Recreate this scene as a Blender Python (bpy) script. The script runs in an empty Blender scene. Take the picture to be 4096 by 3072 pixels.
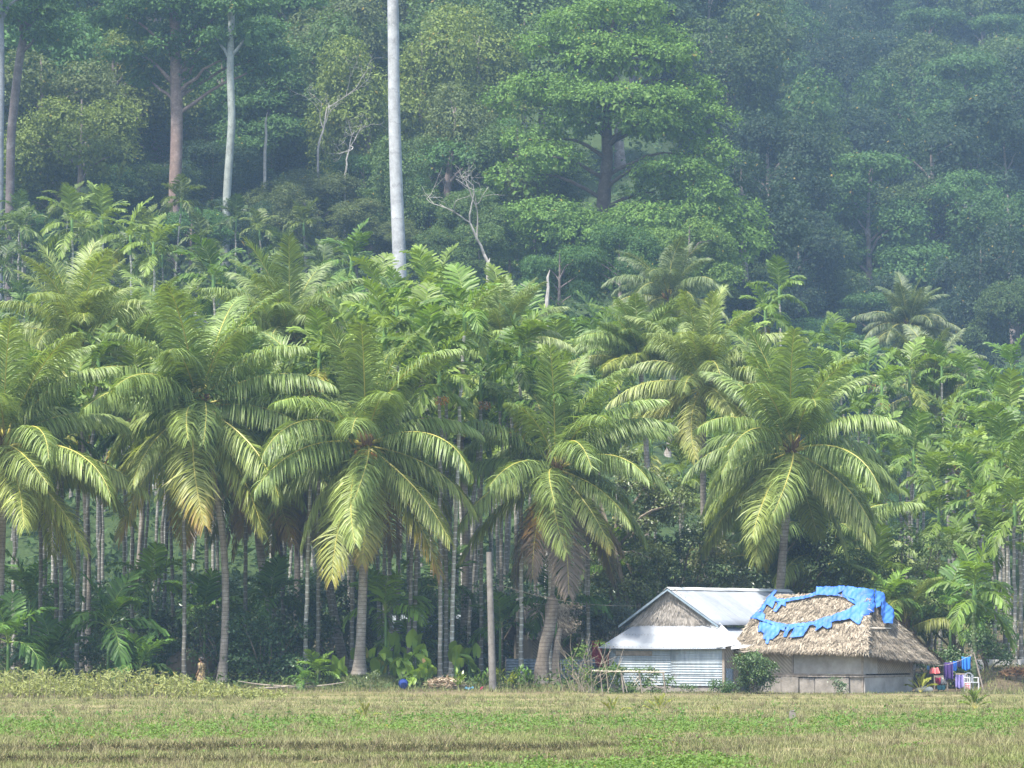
import bpy, math, random
import numpy as np
from mathutils import Vector, Matrix

# ------------------------------------------------------------------ camera, world, sun, exposure
scn = bpy.context.scene
FPX, CAMH = 3750.0, 2.6                      # focal length in pixels of a 1024 px wide frame; eye height
PITCH = math.atan((630 - 384) / FPX)
cam_d = bpy.data.cameras.new('camera'); cam = bpy.data.objects.new('camera', cam_d)
scn.collection.objects.link(cam); scn.camera = cam
cam_d.sensor_width = 36.0; cam_d.lens = FPX * 36.0 / 1024.0
cam_d.clip_start = 0.5; cam_d.clip_end = 3000
cam.location = (0, 0, CAMH); cam.rotation_euler = (math.pi / 2 + PITCH, 0, 0)

SUN_ELEV, SUN_AZ = math.radians(61), math.radians(219)     # azimuth clockwise from +Y (view direction)
world = bpy.data.worlds.new('World'); scn.world = world; world.use_nodes = True
wn = world.node_tree; bg = wn.nodes['Background']
sky = wn.nodes.new('ShaderNodeTexSky'); sky.sky_type = 'NISHITA'; sky.sun_disc = False
sky.sun_elevation = SUN_ELEV; sky.sun_rotation = SUN_AZ
sky.dust_density = 2.0; sky.air_density = 1.2
wn.links.new(sky.outputs[0], bg.inputs[0]); bg.inputs[1].default_value = 0.135
sd = bpy.data.lights.new('sun', 'SUN'); sun = bpy.data.objects.new('sun', sd); scn.collection.objects.link(sun)
sd.energy = 4.1; sd.angle = math.radians(4.0); sd.color = (1.0, 0.955, 0.87)
sdir = Vector((math.sin(SUN_AZ) * math.cos(SUN_ELEV), math.cos(SUN_AZ) * math.cos(SUN_ELEV), math.sin(SUN_ELEV)))
sun.rotation_euler = sdir.to_track_quat('Z', 'Y').to_euler(); sun.location = (0, 0, 320)
vs = scn.view_settings
vs.view_transform = 'Standard'; vs.look = 'None'; vs.gamma = 1.0; vs.use_curve_mapping = False
vs.exposure = 1.5
scn.render.engine = 'CYCLES'
cy = scn.cycles
cy.max_bounces = 6; cy.diffuse_bounces = 3; cy.glossy_bounces = 2; cy.transmission_bounces = 4
cy.transparent_max_bounces = 4; cy.volume_bounces = 1; cy.use_denoising = True
cy.caustics_reflective = False; cy.caustics_refractive = False
cy.sample_clamp_indirect = 4.0

HAZE_DENSITY = 0.00025

rng = np.random.default_rng(7); random.seed(7)
COL = scn.collection

# ------------------------------------------------------------------ pixel / ground helpers
FW = np.array([0, math.cos(PITCH), math.sin(PITCH)]); UP = np.array([0, -math.sin(PITCH), math.cos(PITCH)])
def ray(X, Y):
    return FW + np.array([1, 0, 0]) * (X - 512) / FPX + UP * (384 - Y) / FPX
def P(X, Y, D):
    d = ray(X, Y); return np.array([0, 0, CAMH]) + d * (D / d[1])
def proj(p):
    q = np.asarray(p, float) - np.array([0, 0, CAMH]); z = q @ FW
    return 512 + FPX * q[0] / z, 384 - FPX * (q @ UP) / z
def sst(a, b, x):
    t = np.clip((np.asarray(x, float) - a) / (b - a), 0, 1); return t * t * (3 - 2 * t)
def nz(x, y, s=1.0, k=0):
    x = np.asarray(x) / s; y = np.asarray(y) / s
    return (np.sin(x * 1.7 + 1.3 * np.sin(y * 1.1 + k) + k) + np.sin(y * 2.1 + 1.7 * np.sin(x * 0.8 + 2 * k) + 2.1 * k)
            + 0.6 * np.sin(x * 3.9 + y * 3.1 + k * 3) + 0.5 * np.sin(x * 5.3 - y * 4.7 + k * 5)) / 3.1
PY = [-400, 150, 157, 185, 215, 260, 340, 420, 520, 620, 900, 1400]
PZ = [0, 0, 0.3, 1.0, 5, 17, 38, 62, 98, 140, 260, 420]
def H(x, y):
    x = np.asarray(x, float); y = np.asarray(y, float)
    a = x / np.maximum(y, 30) * FPX
    sh = sst(120, 340, a) * 95 * sst(205, 330, y)
    z = np.interp(y - sh, PY, PZ)
    z = z * (1 - sst(60, 95, a) * (1 - sst(159, 178, y)))
    z = z + 0.9 * sst(452, 476, a) * sst(157.0, 163, y)
    wig = 0.9 * nz(x, y * 0, 6, 1) + 0.35 * nz(x, y * 0, 1.3, 2)
    fade = 1 - sst(-1.0, 4.5, x + nz(x, y, 4, 3))
    z = z - 0.15 * fade * (1 - sst(85.0, 85.4, y + wig)) - 0.13 * (0.35 + 0.65 * fade) * (1 - sst(80.6, 80.9, y + 0.8 * wig + nz(x, 0 * y, 9, 5)))
    z = z + 0.05 * nz(x, y, 2.7, 4) * sst(60, 80, y) + np.where(y > 190, 1.0, 0) * 0.8 * nz(x, y, 14, 6) * sst(190, 230, y)
    return z
def G(X, D):
    x = (X - 512) / FPX * D / 1.00215
    return np.array([x, D, float(H(x, D))])

# ------------------------------------------------------------------ mesh builder
class MB:
    def __init__(s): s.V = []; s.F = []; s.n = 0
    def add(s, V, F, m=0, v=0.5, t=0.0):
        V = np.asarray(V, float).reshape(-1, 3); F = np.asarray(F, int)
        if F.ndim == 1: F = F.reshape(1, -1)
        k = len(F)
        s.V.append(V); s.F.append((F + s.n, np.broadcast_to(m, k), np.broadcast_to(v, k), np.broadcast_to(t, k))); s.n += len(V)
        return s
    def build(s, name, mats, smooth=False):
        me = bpy.data.meshes.new(name)
        V = np.concatenate(s.V)
        tot = np.concatenate([np.full(len(f[0]), f[0].shape[1]) for f in s.F])
        loops = np.concatenate([f[0].ravel() for f in s.F])
        me.vertices.add(len(V)); me.vertices.foreach_set('co', V.ravel().astype(np.float32))
        me.loops.add(len(loops)); me.loops.foreach_set('vertex_index', loops.astype(np.int32))
        me.polygons.add(len(tot))
        me.polygons.foreach_set('loop_start', np.concatenate([[0], np.cumsum(tot)[:-1]]).astype(np.int32))
        me.polygons.foreach_set('loop_total', tot.astype(np.int32))
        me.polygons.foreach_set('material_index', np.concatenate([f[1] for f in s.F]).astype(np.int32))
        me.polygons.foreach_set('use_smooth', np.full(len(tot), bool(smooth)))
        for nm, j in (('v', 2), ('t', 3)):
            a = me.attributes.new(nm, 'FLOAT', 'FACE')
            a.data.foreach_set('value', np.concatenate([f[j] for f in s.F]).astype(np.float32))
        for m in (mats if isinstance(mats, (list, tuple)) else [mats]): me.materials.append(m)
        me.update(calc_edges=True)
        return me
def norm(a):
    a = np.asarray(a, float); return a / np.maximum(np.linalg.norm(a, axis=-1, keepdims=True), 1e-9)
def tube(pts, rad, ns=8, cap=True, wob=0.0, seed=0):
    pts = np.asarray(pts, float); n = len(pts); rad = np.broadcast_to(np.asarray(rad, float), n)
    T = norm(np.gradient(pts, axis=0))
    ref = np.array([0.0, 1, 0]) if abs(T[0][1]) < 0.9 else np.array([1.0, 0, 0])
    A = norm(np.cross(T, ref)); Bv = np.cross(T, A)
    th = np.arange(ns) * 2 * np.pi / ns
    r = rad[:, None] * np.ones(ns)
    if wob: r = r * (1 + wob * np.random.default_rng(seed).normal(size=(n, ns)))
    V = pts[:, None, :] + r[..., None] * (np.cos(th)[None, :, None] * A[:, None, :] + np.sin(th)[None, :, None] * Bv[:, None, :])
    V = V.reshape(-1, 3)
    i, j = np.meshgrid(np.arange(n - 1), np.arange(ns), indexing='ij'); j2 = (j + 1) % ns
    F = np.stack([i * ns + j, i * ns + j2, (i + 1) * ns + j2, (i + 1) * ns + j], -1).reshape(-1, 4)
    return V, F
def add_tube(mb, pts, rad, ns=8, m=0, v=0.5, t=0.0, wob=0, seed=0, caps=True):
    V, F = tube(pts, rad, ns, wob=wob, seed=seed); n = len(V)
    mb.add(V, F, m, v, t)
    if caps:
        mb.add(V[:ns], np.arange(ns)[::-1], m, v, t); mb.add(V[n - ns:], np.arange(ns), m, v, t)
BOXF = np.array([[0, 3, 2, 1], [4, 5, 6, 7], [0, 1, 5, 4], [1, 2, 6, 5], [2, 3, 7, 6], [3, 0, 4, 7]])
def add_box(mb, lo, hi, m=0, v=0.5, jit=0, seed=0):
    x0, y0, z0 = lo; x1, y1, z1 = hi
    V = np.array([[x0, y0, z0], [x1, y0, z0], [x1, y1, z0], [x0, y1, z0], [x0, y0, z1], [x1, y0, z1], [x1, y1, z1], [x0, y1, z1]], float)
    if jit: V = V + np.random.default_rng(abs(int(seed))).normal(size=V.shape) * jit
    mb.add(V, BOXF, m, v)
def add_ball(mb, c, r, m=0, v=0.5, ns=10, nr=7, nzs=0.0, seed=0):
    r = np.broadcast_to(np.asarray(r, float), 3); g = np.random.default_rng(seed)
    V = []
    for i in range(nr + 1):
        ph = math.pi * i / nr
        for j in range(ns):
            a = 2 * math.pi * j / ns; k = 1 + nzs * g.normal()
            V.append([c[0] + k * r[0] * math.sin(ph) * math.cos(a), c[1] + k * r[1] * math.sin(ph) * math.sin(a), c[2] + k * r[2] * math.cos(ph)])
    F = [[i * ns + j, (i + 1) * ns + j, (i + 1) * ns + (j + 1) % ns, i * ns + (j + 1) % ns] for i in range(nr) for j in range(ns)]
    mb.add(V, F, m, v)
def add_sheet(mb, p00, ex, ey, nu=2, nv=2, f=None, m=0, v=0.5, nrm=None):
    """grid sheet p00 + u ex + w ey, displaced by f(u, w) along nrm"""
    ex = np.asarray(ex, float); ey = np.asarray(ey, float); p00 = np.asarray(p00, float)
    u, w = np.meshgrid(np.linspace(0, 1, nu), np.linspace(0, 1, nv), indexing='ij')
    V = p00 + u[..., None] * ex + w[..., None] * ey
    if f is not None:
        N = norm(np.cross(ex, ey)) if nrm is None else np.asarray(nrm, float)
        V = V + f(u, w)[..., None] * N
    i, j = np.meshgrid(np.arange(nu - 1), np.arange(nv - 1), indexing='ij')
    F = np.stack([i * nv + j, (i + 1) * nv + j, (i + 1) * nv + j + 1, i * nv + j + 1], -1).reshape(-1, 4)
    mb.add(V.reshape(-1, 3), F, m, v)

def obj(name, mesh, parent=None, loc=(0, 0, 0), rot=(0, 0, 0), scale=(1, 1, 1), color=None):
    o = bpy.data.objects.new(name, mesh); COL.objects.link(o)
    o.location = loc; o.rotation_euler = rot
    o.scale = (scale,) * 3 if isinstance(scale, (int, float)) else scale
    if parent is not None: o.parent = parent
    o.color = (0.1, 0.15, 0.05, 0) if color is None else tuple(color) + ((0,) if len(color) == 3 else ())
    return o
def tag(o, label, cat, group=None, kind=None):
    if label: o['label'] = label
    if cat: o['category'] = cat
    if group: o['group'] = group
    if kind: o['kind'] = kind
    return o
def thing(name, label, cat, loc=(0, 0, 0), rz=0.0, group=None):
    e = bpy.data.objects.new(name, None); COL.objects.link(e)
    e.empty_display_size = 0.3; e.location = tuple(loc); e.rotation_euler = (0, 0, rz)
    return tag(e, label, cat, group)
PENDING = []      # things whose label is made from landmarks at the end: (object, noun phrase, X, Y)
def later(o, noun, p): PENDING.append((o, noun, *proj(p)))

# ------------------------------------------------------------------ materials
def mat(name):
    m = bpy.data.materials.new(name); m.use_nodes = True
    nt = m.node_tree; b = nt.nodes['Principled BSDF']; return m, nt, b
def N(nt, t, **kw):
    n = nt.nodes.new(t)
    for k, v in kw.items():
        if k.startswith('i_'):
            key = k[2:]; n.inputs[int(key) if key.isdigit() else key.replace('_', ' ')].default_value = v
        else: setattr(n, k, v)
    return n
def attr(nt, name): return N(nt, 'ShaderNodeAttribute', attribute_name=name).outputs['Fac']
def math_(nt, op, a, b=None, c=None, clamp=False):
    n = N(nt, 'ShaderNodeMath', operation=op, use_clamp=clamp)
    for i, x in enumerate((a, b, c)):
        if x is None: continue
        if isinstance(x, (int, float)): n.inputs[i].default_value = x
        else: nt.links.new(x, n.inputs[i])
    return n.outputs[0]
def mixc(nt, fac, a, b, blend='MIX'):
    n = N(nt, 'ShaderNodeMix', data_type='RGBA', blend_type=blend)
    for i, x in ((0, fac), (6, a), (7, b)):
        if isinstance(x, (int, float)): n.inputs[i].default_value = x
        elif isinstance(x, tuple): n.inputs[i].default_value = x if len(x) == 4 else x + (1,)
        else: nt.links.new(x, n.inputs[i])
    return n.outputs[2]
def ramp(nt, fac, stops):
    n = N(nt, 'ShaderNodeValToRGB'); e = n.color_ramp.elements
    while len(e) > 1: e.remove(e[0])
    e[0].position = stops[0][0]; e[0].color = stops[0][1] + (1,)
    for p, c in stops[1:]:
        q = e.new(p); q.color = c + (1,)
    nt.links.new(fac, n.inputs[0]); return n.outputs[0]
def noise(nt, scale, detail=3, rough=0.6, coord=None, kind='Object', vec=None):
    n = N(nt, 'ShaderNodeTexNoise'); n.inputs['Scale'].default_value = scale; n.inputs['Detail'].default_value = detail
    n.inputs['Roughness'].default_value = rough
    if vec is None:
        tc = N(nt, 'ShaderNodeTexCoord'); vec = tc.outputs[kind]
    nt.links.new(vec, n.inputs['Vector']); return n.outputs['Fac']
def bump(nt, b, h, strength=0.3, dist=0.02):
    n = N(nt, 'ShaderNodeBump'); n.inputs['Strength'].default_value = strength; n.inputs['Distance'].default_value = dist
    nt.links.new(h, n.inputs['Height']); nt.links.new(n.outputs[0], b.inputs['Normal'])

def leaf_mat(name, mode='tree', rough=0.45, transl=0.3, spec=0.5, tcol=(1.25, 1.25, 0.45)):
    """colour comes from the object's own colour, varied leaf by leaf; alpha of that colour drives dry tips"""
    m, nt, b = mat(name)
    oi = N(nt, 'ShaderNodeObjectInfo'); v = attr(nt, 'v')
    k = math_(nt, 'MULTIPLY_ADD', v, 0.8, 0.6)
    cm = N(nt, 'ShaderNodeCombineColor'); 
    for i in range(3): nt.links.new(k, cm.inputs[i])
    c = mixc(nt, 1.0, oi.outputs['Color'], cm.outputs[0], 'MULTIPLY')
    if mode == 'frond':
        t = attr(nt, 't')
        f = math_(nt, 'MULTIPLY_ADD', oi.outputs['Alpha'], 1.7, math_(nt, 'ADD', math_(nt, 'MULTIPLY', t, 0.9), math_(nt, 'MULTIPLY', v, 0.25)))
        f = math_(nt, 'MULTIPLY', math_(nt, 'SUBTRACT', f, 1.35), 1.6, clamp=True)
        dry = ramp(nt, f, [(0.0, (0.20, 0.22, 0.03)), (0.45, (0.36, 0.26, 0.035)), (0.75, (0.30, 0.13, 0.03)), (1.0, (0.22, 0.17, 0.13))])
        c = mixc(nt, f, c, dry)
    else:
        f = math_(nt, 'GREATER_THAN', v, 0.988)
        c = mixc(nt, math_(nt, 'MULTIPLY', f, 0.7), c, (0.30, 0.20, 0.03))
    nt.links.new(c, b.inputs['Base Color'])
    b.inputs['Roughness'].default_value = rough; b.inputs['Specular IOR Level'].default_value = spec
    tr = N(nt, 'ShaderNodeBsdfTranslucent')
    nt.links.new(mixc(nt, 1.0, c, tcol, 'MULTIPLY'), tr.inputs[0])
    mx = N(nt, 'ShaderNodeMixShader'); mx.inputs[0].default_value = transl
    nt.links.new(b.outputs[0], mx.inputs[1]); nt.links.new(tr.outputs[0], mx.inputs[2])
    nt.links.new(mx.outputs[0], nt.nodes['Material Output'].inputs[0])
    return m
M = {}
M['coco_leaf'] = leaf_mat('coconut_leaflet', 'frond', 0.48, 0.34, 0.5)
M['areca_leaf'] = leaf_mat('areca_leaflet', 'frond', 0.5, 0.36, 0.4)
M['leaf'] = leaf_mat('broad_leaf', 'tree', 0.6, 0.32, 0.22)
M['leaf_gloss'] = leaf_mat('glossy_leaf', 'tree', 0.38, 0.28, 0.55)
def simple(name, stops, scale=4, rough=0.85, detail=4, bmp=0.0, dist=0.02, spec=0.3, metal=0.0, kind='Object', usev=0.0):
    m, nt, b = mat(name)
    f = noise(nt, scale, detail, 0.65, kind=kind)
    if usev:
        f = math_(nt, 'ADD', math_(nt, 'MULTIPLY', f, 1 - usev), math_(nt, 'MULTIPLY', attr(nt, 'v'), usev))
    nt.links.new(ramp(nt, f, stops), b.inputs['Base Color'])
    b.inputs['Roughness'].default_value = rough; b.inputs['Specular IOR Level'].default_value = spec; b.inputs['Metallic'].default_value = metal
    if bmp: bump(nt, b, noise(nt, scale * 4, 4, kind=kind), bmp, dist)
    return m
M['rachis'] = simple('frond_midrib', [(0.3, (0.34, 0.32, 0.07)), (0.7, (0.48, 0.40, 0.10))], 3, 0.45)
M['arachis'] = simple('areca_midrib', [(0.3, (0.12, 0.20, 0.03)), (0.7, (0.22, 0.26, 0.05))], 3, 0.5)
M['crownshaft'] = simple('areca_crownshaft', [(0.3, (0.08, 0.16, 0.04)), (0.7, (0.13, 0.22, 0.06))], 2, 0.4)
M['fibre'] = simple('palm_fibre', [(0.3, (0.08, 0.045, 0.025)), (0.7, (0.20, 0.12, 0.06))], 6, 0.95, bmp=0.5)
def trunk_mat(name, dark, mid, pale, ring, pitch, ringw, patch=0.5):
    m, nt, b = mat(name)
    tc = N(nt, 'ShaderNodeTexCoord'); sp = N(nt, 'ShaderNodeSeparateXYZ'); nt.links.new(tc.outputs['Object'], sp.inputs[0])
    n1 = noise(nt, 1.2, 5, 0.7); n2 = noise(nt, 9, 4, 0.7)
    c = ramp(nt, math_(nt, 'ADD', math_(nt, 'MULTIPLY', n1, 0.65), math_(nt, 'MULTIPLY', n2, 0.35)), [(0.32, dark), (0.5, mid), (0.62, pale)])
    z = math_(nt, 'ADD', math_(nt, 'DIVIDE', sp.outputs[2], pitch), math_(nt, 'MULTIPLY', n1, 0.8))
    fr = math_(nt, 'FRACT', z)
    r = math_(nt, 'LESS_THAN', fr, ringw)
    r = math_(nt, 'MULTIPLY', r, math_(nt, 'MULTIPLY_ADD', n2, 1.2, 0.1), clamp=True)
    oi = N(nt, 'ShaderNodeObjectInfo')
    c = mixc(nt, r, c, ring)
    fl = math_(nt, 'MULTIPLY', math_(nt, 'SUBTRACT', noise(nt, 4.5, 5, .75), .55), 5.0, clamp=True)
    c = mixc(nt, math_(nt, 'MULTIPLY', fl, .55), c, dark)
    c = mixc(nt, 1.0, c, oi.outputs['Color'], 'MULTIPLY')
    nt.links.new(c, b.inputs['Base Color']); b.inputs['Roughness'].default_value = 0.9; b.inputs['Specular IOR Level'].default_value = 0.2
    bump(nt, b, math_(nt, 'ADD', n2, math_(nt, 'MULTIPLY', fr, 0.6)), 0.6, 0.03)
    return m
M['coco_trunk'] = trunk_mat('coconut_bark', (0.13, 0.11, 0.09), (0.25, 0.22, 0.185), (0.40, 0.37, 0.33), (0.10, 0.08, 0.07), 0.16, 0.16)
M['areca_trunk'] = trunk_mat('areca_bark', (0.16, 0.14, 0.12), (0.26, 0.25, 0.22), (0.42, 0.42, 0.39), (0.58, 0.58, 0.55), 0.26, 0.17)
M['bark'] = trunk_mat('forest_bark', (0.10, 0.08, 0.075), (0.17, 0.14, 0.125), (0.27, 0.24, 0.22), (0.12, 0.10, 0.09), 1.7, 0.05)
M['pale_bark'] = trunk_mat('pale_bark', (0.24, 0.235, 0.23), (0.42, 0.415, 0.405), (0.55, 0.545, 0.53), (0.27, 0.26, 0.25), 2.3, 0.04)
M['dead_wood'] = simple('dead_wood', [(0.3, (0.22, 0.20, 0.175)), (0.7, (0.42, 0.39, 0.35))], 3, 0.9)
M['twig'] = simple('twig', [(0.3, (0.10, 0.08, 0.06)), (0.7, (0.24, 0.20, 0.15))], 3, 0.9)

# ------------------------------------------------------------------ ground
gm, nt, b = mat('ground_soil_and_grass')
geo = N(nt, 'ShaderNodeNewGeometry'); sp = N(nt, 'ShaderNodeSeparateXYZ'); nt.links.new(geo.outputs['Position'], sp.inputs[0])
mp = N(nt, 'ShaderNodeMapping'); mp.inputs['Scale'].default_value = (1, 0.35, 1); nt.links.new(geo.outputs['Position'], mp.inputs[0])
nA = noise(nt, 0.35, 5, 0.6, vec=mp.outputs[0]); nB = noise(nt, 5, 4, 0.7, vec=geo.outputs['Position'])
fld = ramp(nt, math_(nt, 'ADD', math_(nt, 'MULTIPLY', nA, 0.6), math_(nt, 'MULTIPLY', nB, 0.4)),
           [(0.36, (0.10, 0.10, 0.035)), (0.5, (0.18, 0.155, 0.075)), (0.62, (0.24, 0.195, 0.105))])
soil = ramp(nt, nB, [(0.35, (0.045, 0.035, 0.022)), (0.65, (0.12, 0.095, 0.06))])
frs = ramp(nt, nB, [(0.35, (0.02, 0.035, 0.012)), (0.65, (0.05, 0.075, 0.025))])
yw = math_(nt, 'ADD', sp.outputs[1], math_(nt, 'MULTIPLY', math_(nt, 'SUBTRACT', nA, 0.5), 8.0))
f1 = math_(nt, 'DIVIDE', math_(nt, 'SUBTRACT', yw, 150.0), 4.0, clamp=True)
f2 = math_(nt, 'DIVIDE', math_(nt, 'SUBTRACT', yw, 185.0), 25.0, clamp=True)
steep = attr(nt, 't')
fld = mixc(nt, steep, fld, (0.085, 0.07, 0.035))  # earth colour on the step faces, darkened to give them shading
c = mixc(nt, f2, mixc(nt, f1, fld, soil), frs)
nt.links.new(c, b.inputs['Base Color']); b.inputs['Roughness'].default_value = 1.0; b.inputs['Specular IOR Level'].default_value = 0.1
bump(nt, b, nB, 0.6, 0.06)
ys = np.concatenate([np.arange(-300, 60, 12), np.arange(60, 76, 2), np.arange(76, 90, 0.22), np.arange(90, 150, 1.5), np.arange(150, 170, 1.0), np.arange(170, 440, 4), np.arange(440, 1400, 24)])
xs = np.concatenate([-np.geomspace(600, 31, 26), np.arange(-30, 30.01, 0.5), np.geomspace(31, 600, 26)])
gx, gy = np.meshgrid(xs, ys, indexing='ij'); gz = H(gx, gy)
mb = MB(); i, j = np.meshgrid(np.arange(len(xs) - 1), np.arange(len(ys) - 1), indexing='ij'); n = len(ys)
slp = np.abs(gz[:-1, 1:] - gz[:-1, :-1]) / np.diff(ys)[None, :]
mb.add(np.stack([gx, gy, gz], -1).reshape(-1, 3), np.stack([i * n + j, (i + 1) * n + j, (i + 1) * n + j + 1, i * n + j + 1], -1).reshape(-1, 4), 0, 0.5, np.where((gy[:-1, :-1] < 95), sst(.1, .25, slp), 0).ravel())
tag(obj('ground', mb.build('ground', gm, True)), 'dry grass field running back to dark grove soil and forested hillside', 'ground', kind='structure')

# ------------------------------------------------------------------ palm fronds
def frond_mesh(name, L, e0, bend, nl, ll, lw, droop, seed, mats, seg=3, stiff=False, fwd=0.6, up=0.25, petiole=0.13, twist=0.45, gap=0.0):
    g = np.random.default_rng(seed); mb = MB()
    n = 26; s = np.linspace(0, 1, n); e0 = math.radians(e0); bend = math.radians(bend)
    ang = e0 - bend * s ** 1.35
    lat = g.normal() * 0.10
    step = L / (n - 1)
    x = np.concatenate([[0], np.cumsum(np.cos(ang[:-1]) * step)]); z = np.concatenate([[0], np.cumsum(np.sin(ang[:-1]) * step)])
    y = lat * L * s ** 2
    pts = np.stack([x, y, z], -1)
    rad = np.interp(s, [0, 0.06, 0.2, 1], [0.07, 0.045, 0.03, 0.006]) * (L / 5) ** 0.6
    add_tube(mb, pts, rad, 4, 1, 0.5, 0.0, caps=False)
    T = norm(np.gradient(pts, axis=0)); S = np.array([0, 1.0, 0]) * np.ones_like(T); S = norm(S - T * np.sum(S * T, -1, keepdims=True)); U = np.cross(T, S)
    U = np.where(U[:, 2:3] < 0, -U, U) if e0 > 0 else np.cross(T, S)
    for side in (-1, 1):
        si = np.linspace(petiole, 0.995, nl) + g.normal(size=nl) * 0.003
        if gap: si = si[g.random(nl) > gap]
        si = np.clip(si, 0, 1); k = len(si)
        ip = lambda A: np.stack([np.interp(si, s, A[:, c]) for c in range(3)], -1)
        Bp, t, sd, u = ip(pts), norm(ip(T)), norm(ip(S)), norm(ip(U))
        prof = np.interp(si, [0, petiole, 0.3, 0.6, 0.85, 1], [0.5, 0.62, 1, 0.95, 0.62, 0.34])
        ln = ll * prof * (1 + 0.07 * g.normal(size=k))
        fw = fwd + 0.9 * np.maximum(si - 0.75, 0) / 0.25 * (1 if not stiff else 1.2)
        d = norm(sd * side + t * (fw + 0.10 * g.normal(size=k))[:, None] + u * (up + 0.13 * g.normal(size=k))[:, None])
        dr = droop * (1 + 0.25 * g.normal(size=k))
        tw = g.normal(size=k) * twist
        rows = []; p = Bp.copy()
        ws = {3: [0.55, 1.0, 0.85, 0.08], 2: [0.45, 1.0, 0.8]}[seg]
        for q in range(seg + 1):
            dd = norm(d + np.array([0, 0, -1.0]) * (dr * ((q + 0.25) / seg) ** 0.9)[:, None])
            w0 = norm(t - dd * np.sum(t * dd, -1, keepdims=True)); w1 = np.cross(dd, w0)
            w = w0 * np.cos(tw)[:, None] + w1 * np.sin(tw)[:, None]
            hw = (lw * 0.5 * ws[q] * np.interp(si, [0, 0.3, 0.8, 1], [0.75, 1, 1, 0.7]))[:, None]
            rows.append(p - w * hw); rows.append(p + w * hw)
            p = p + dd * (ln / seg)[:, None]
        V = np.stack(rows, 1)                      # k, 2(seg+1), 3
        base = np.arange(k)[:, None] * (2 * (seg + 1))
        vv = np.clip(0.5 + 0.28 * g.normal(size=k), 0, 0.98)
        F = []; vals = []; ts = []
        for q in range(seg):
            F.append(base + np.array([2 * q, 2 * q + 1, 2 * q + 3, 2 * q + 2])); vals.append(vv); ts.append(si * 0.75 + 0.25 * (q + 0.5) / seg)
        mb.add(V.reshape(-1, 3), np.concatenate(F), 0, np.concatenate(vals), np.concatenate(ts))
    return mb.build(name, mats)
CE = [86, 76, 64, 52, 40, 27, 14, 0, -14, -30, -48, -68]
CBEND = [30, 48, 64, 74, 76, 72, 64, 56, 48, 38, 26, 14]
CDROOP = [0.6, 1.1, 1.7, 2.2, 2.6, 2.9, 3.0, 3.0, 2.6, 2.0, 1.4, 0.9]
COCO = {}
for k, e in enumerate(CE):
    for sd_ in range(3):
        COCO[k, sd_] = frond_mesh('coconut_frond', 5.2, e, CBEND[k] * (0.85 + 0.2 * sd_), 165, 1.12 if k < 3 else 1.30, 0.046, CDROOP[k], 100 + k * 7 + sd_,
                                  [M['coco_leaf'], M['rachis']], 3, up=0.35 if k < 4 else 0.15, gap=0.04 + 0.07 * sd_, fwd=0.9 if k < 3 else 0.5, twist=0.3)
DEADF = [frond_mesh('dead_frond', 4.6, -60 - 10 * q, 18, 60, 0.8, 0.05, 3.0, 300 + q, [M['coco_leaf'], M['rachis']], 3, up=0.0, fwd=1.0, gap=0.15) for q in range(2)]
AE = [80, 64, 46, 28, 8, -20]; AB = [45, 72, 92, 104, 95, 60]
ARECA = {}
for k, e in enumerate(AE):
    for sd_ in range(2):
        ARECA[k, sd_] = frond_mesh('areca_frond', 2.15, e, AB[k] * (0.9 + 0.25 * sd_), 25, 0.72, 0.088, [0.5, 0.8, 1.2, 1.6, 1.8, 1.2][k], 500 + k * 5 + sd_,
                                   [M['areca_leaf'], M['arachis']], 2, stiff=True, fwd=0.75, up=0.30, petiole=0.16, twist=0.30)
def crown_of(frs):   # several fronds joined for palms too far away to tell them apart
    mb = MB()
    for (k, s_, az, sc) in frs:
        me = ARECA[k, s_]; n = len(me.vertices); V = np.empty(n * 3, np.float32); me.vertices.foreach_get('co', V); V = V.reshape(-1, 3) * sc
        c_, s__ = math.cos(az), math.sin(az); V = np.stack([V[:, 0] * c_ - V[:, 1] * s__, V[:, 0] * s__ + V[:, 1] * c_, V[:, 2]], -1)
        nf = len(me.polygons); L = np.empty(len(me.loops), np.int32); me.loops.foreach_get('vertex_index', L)
        mi = np.empty(nf, np.int32); me.polygons.foreach_get('material_index', mi)
        va = np.empty(nf, np.float32); me.attributes['v'].data.foreach_get('value', va)
        mb.add(V, L.reshape(-1, 4), mi, va, 0.3)
    return mb.build('areca_crown', [M['areca_leaf'], M['arachis']])

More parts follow.
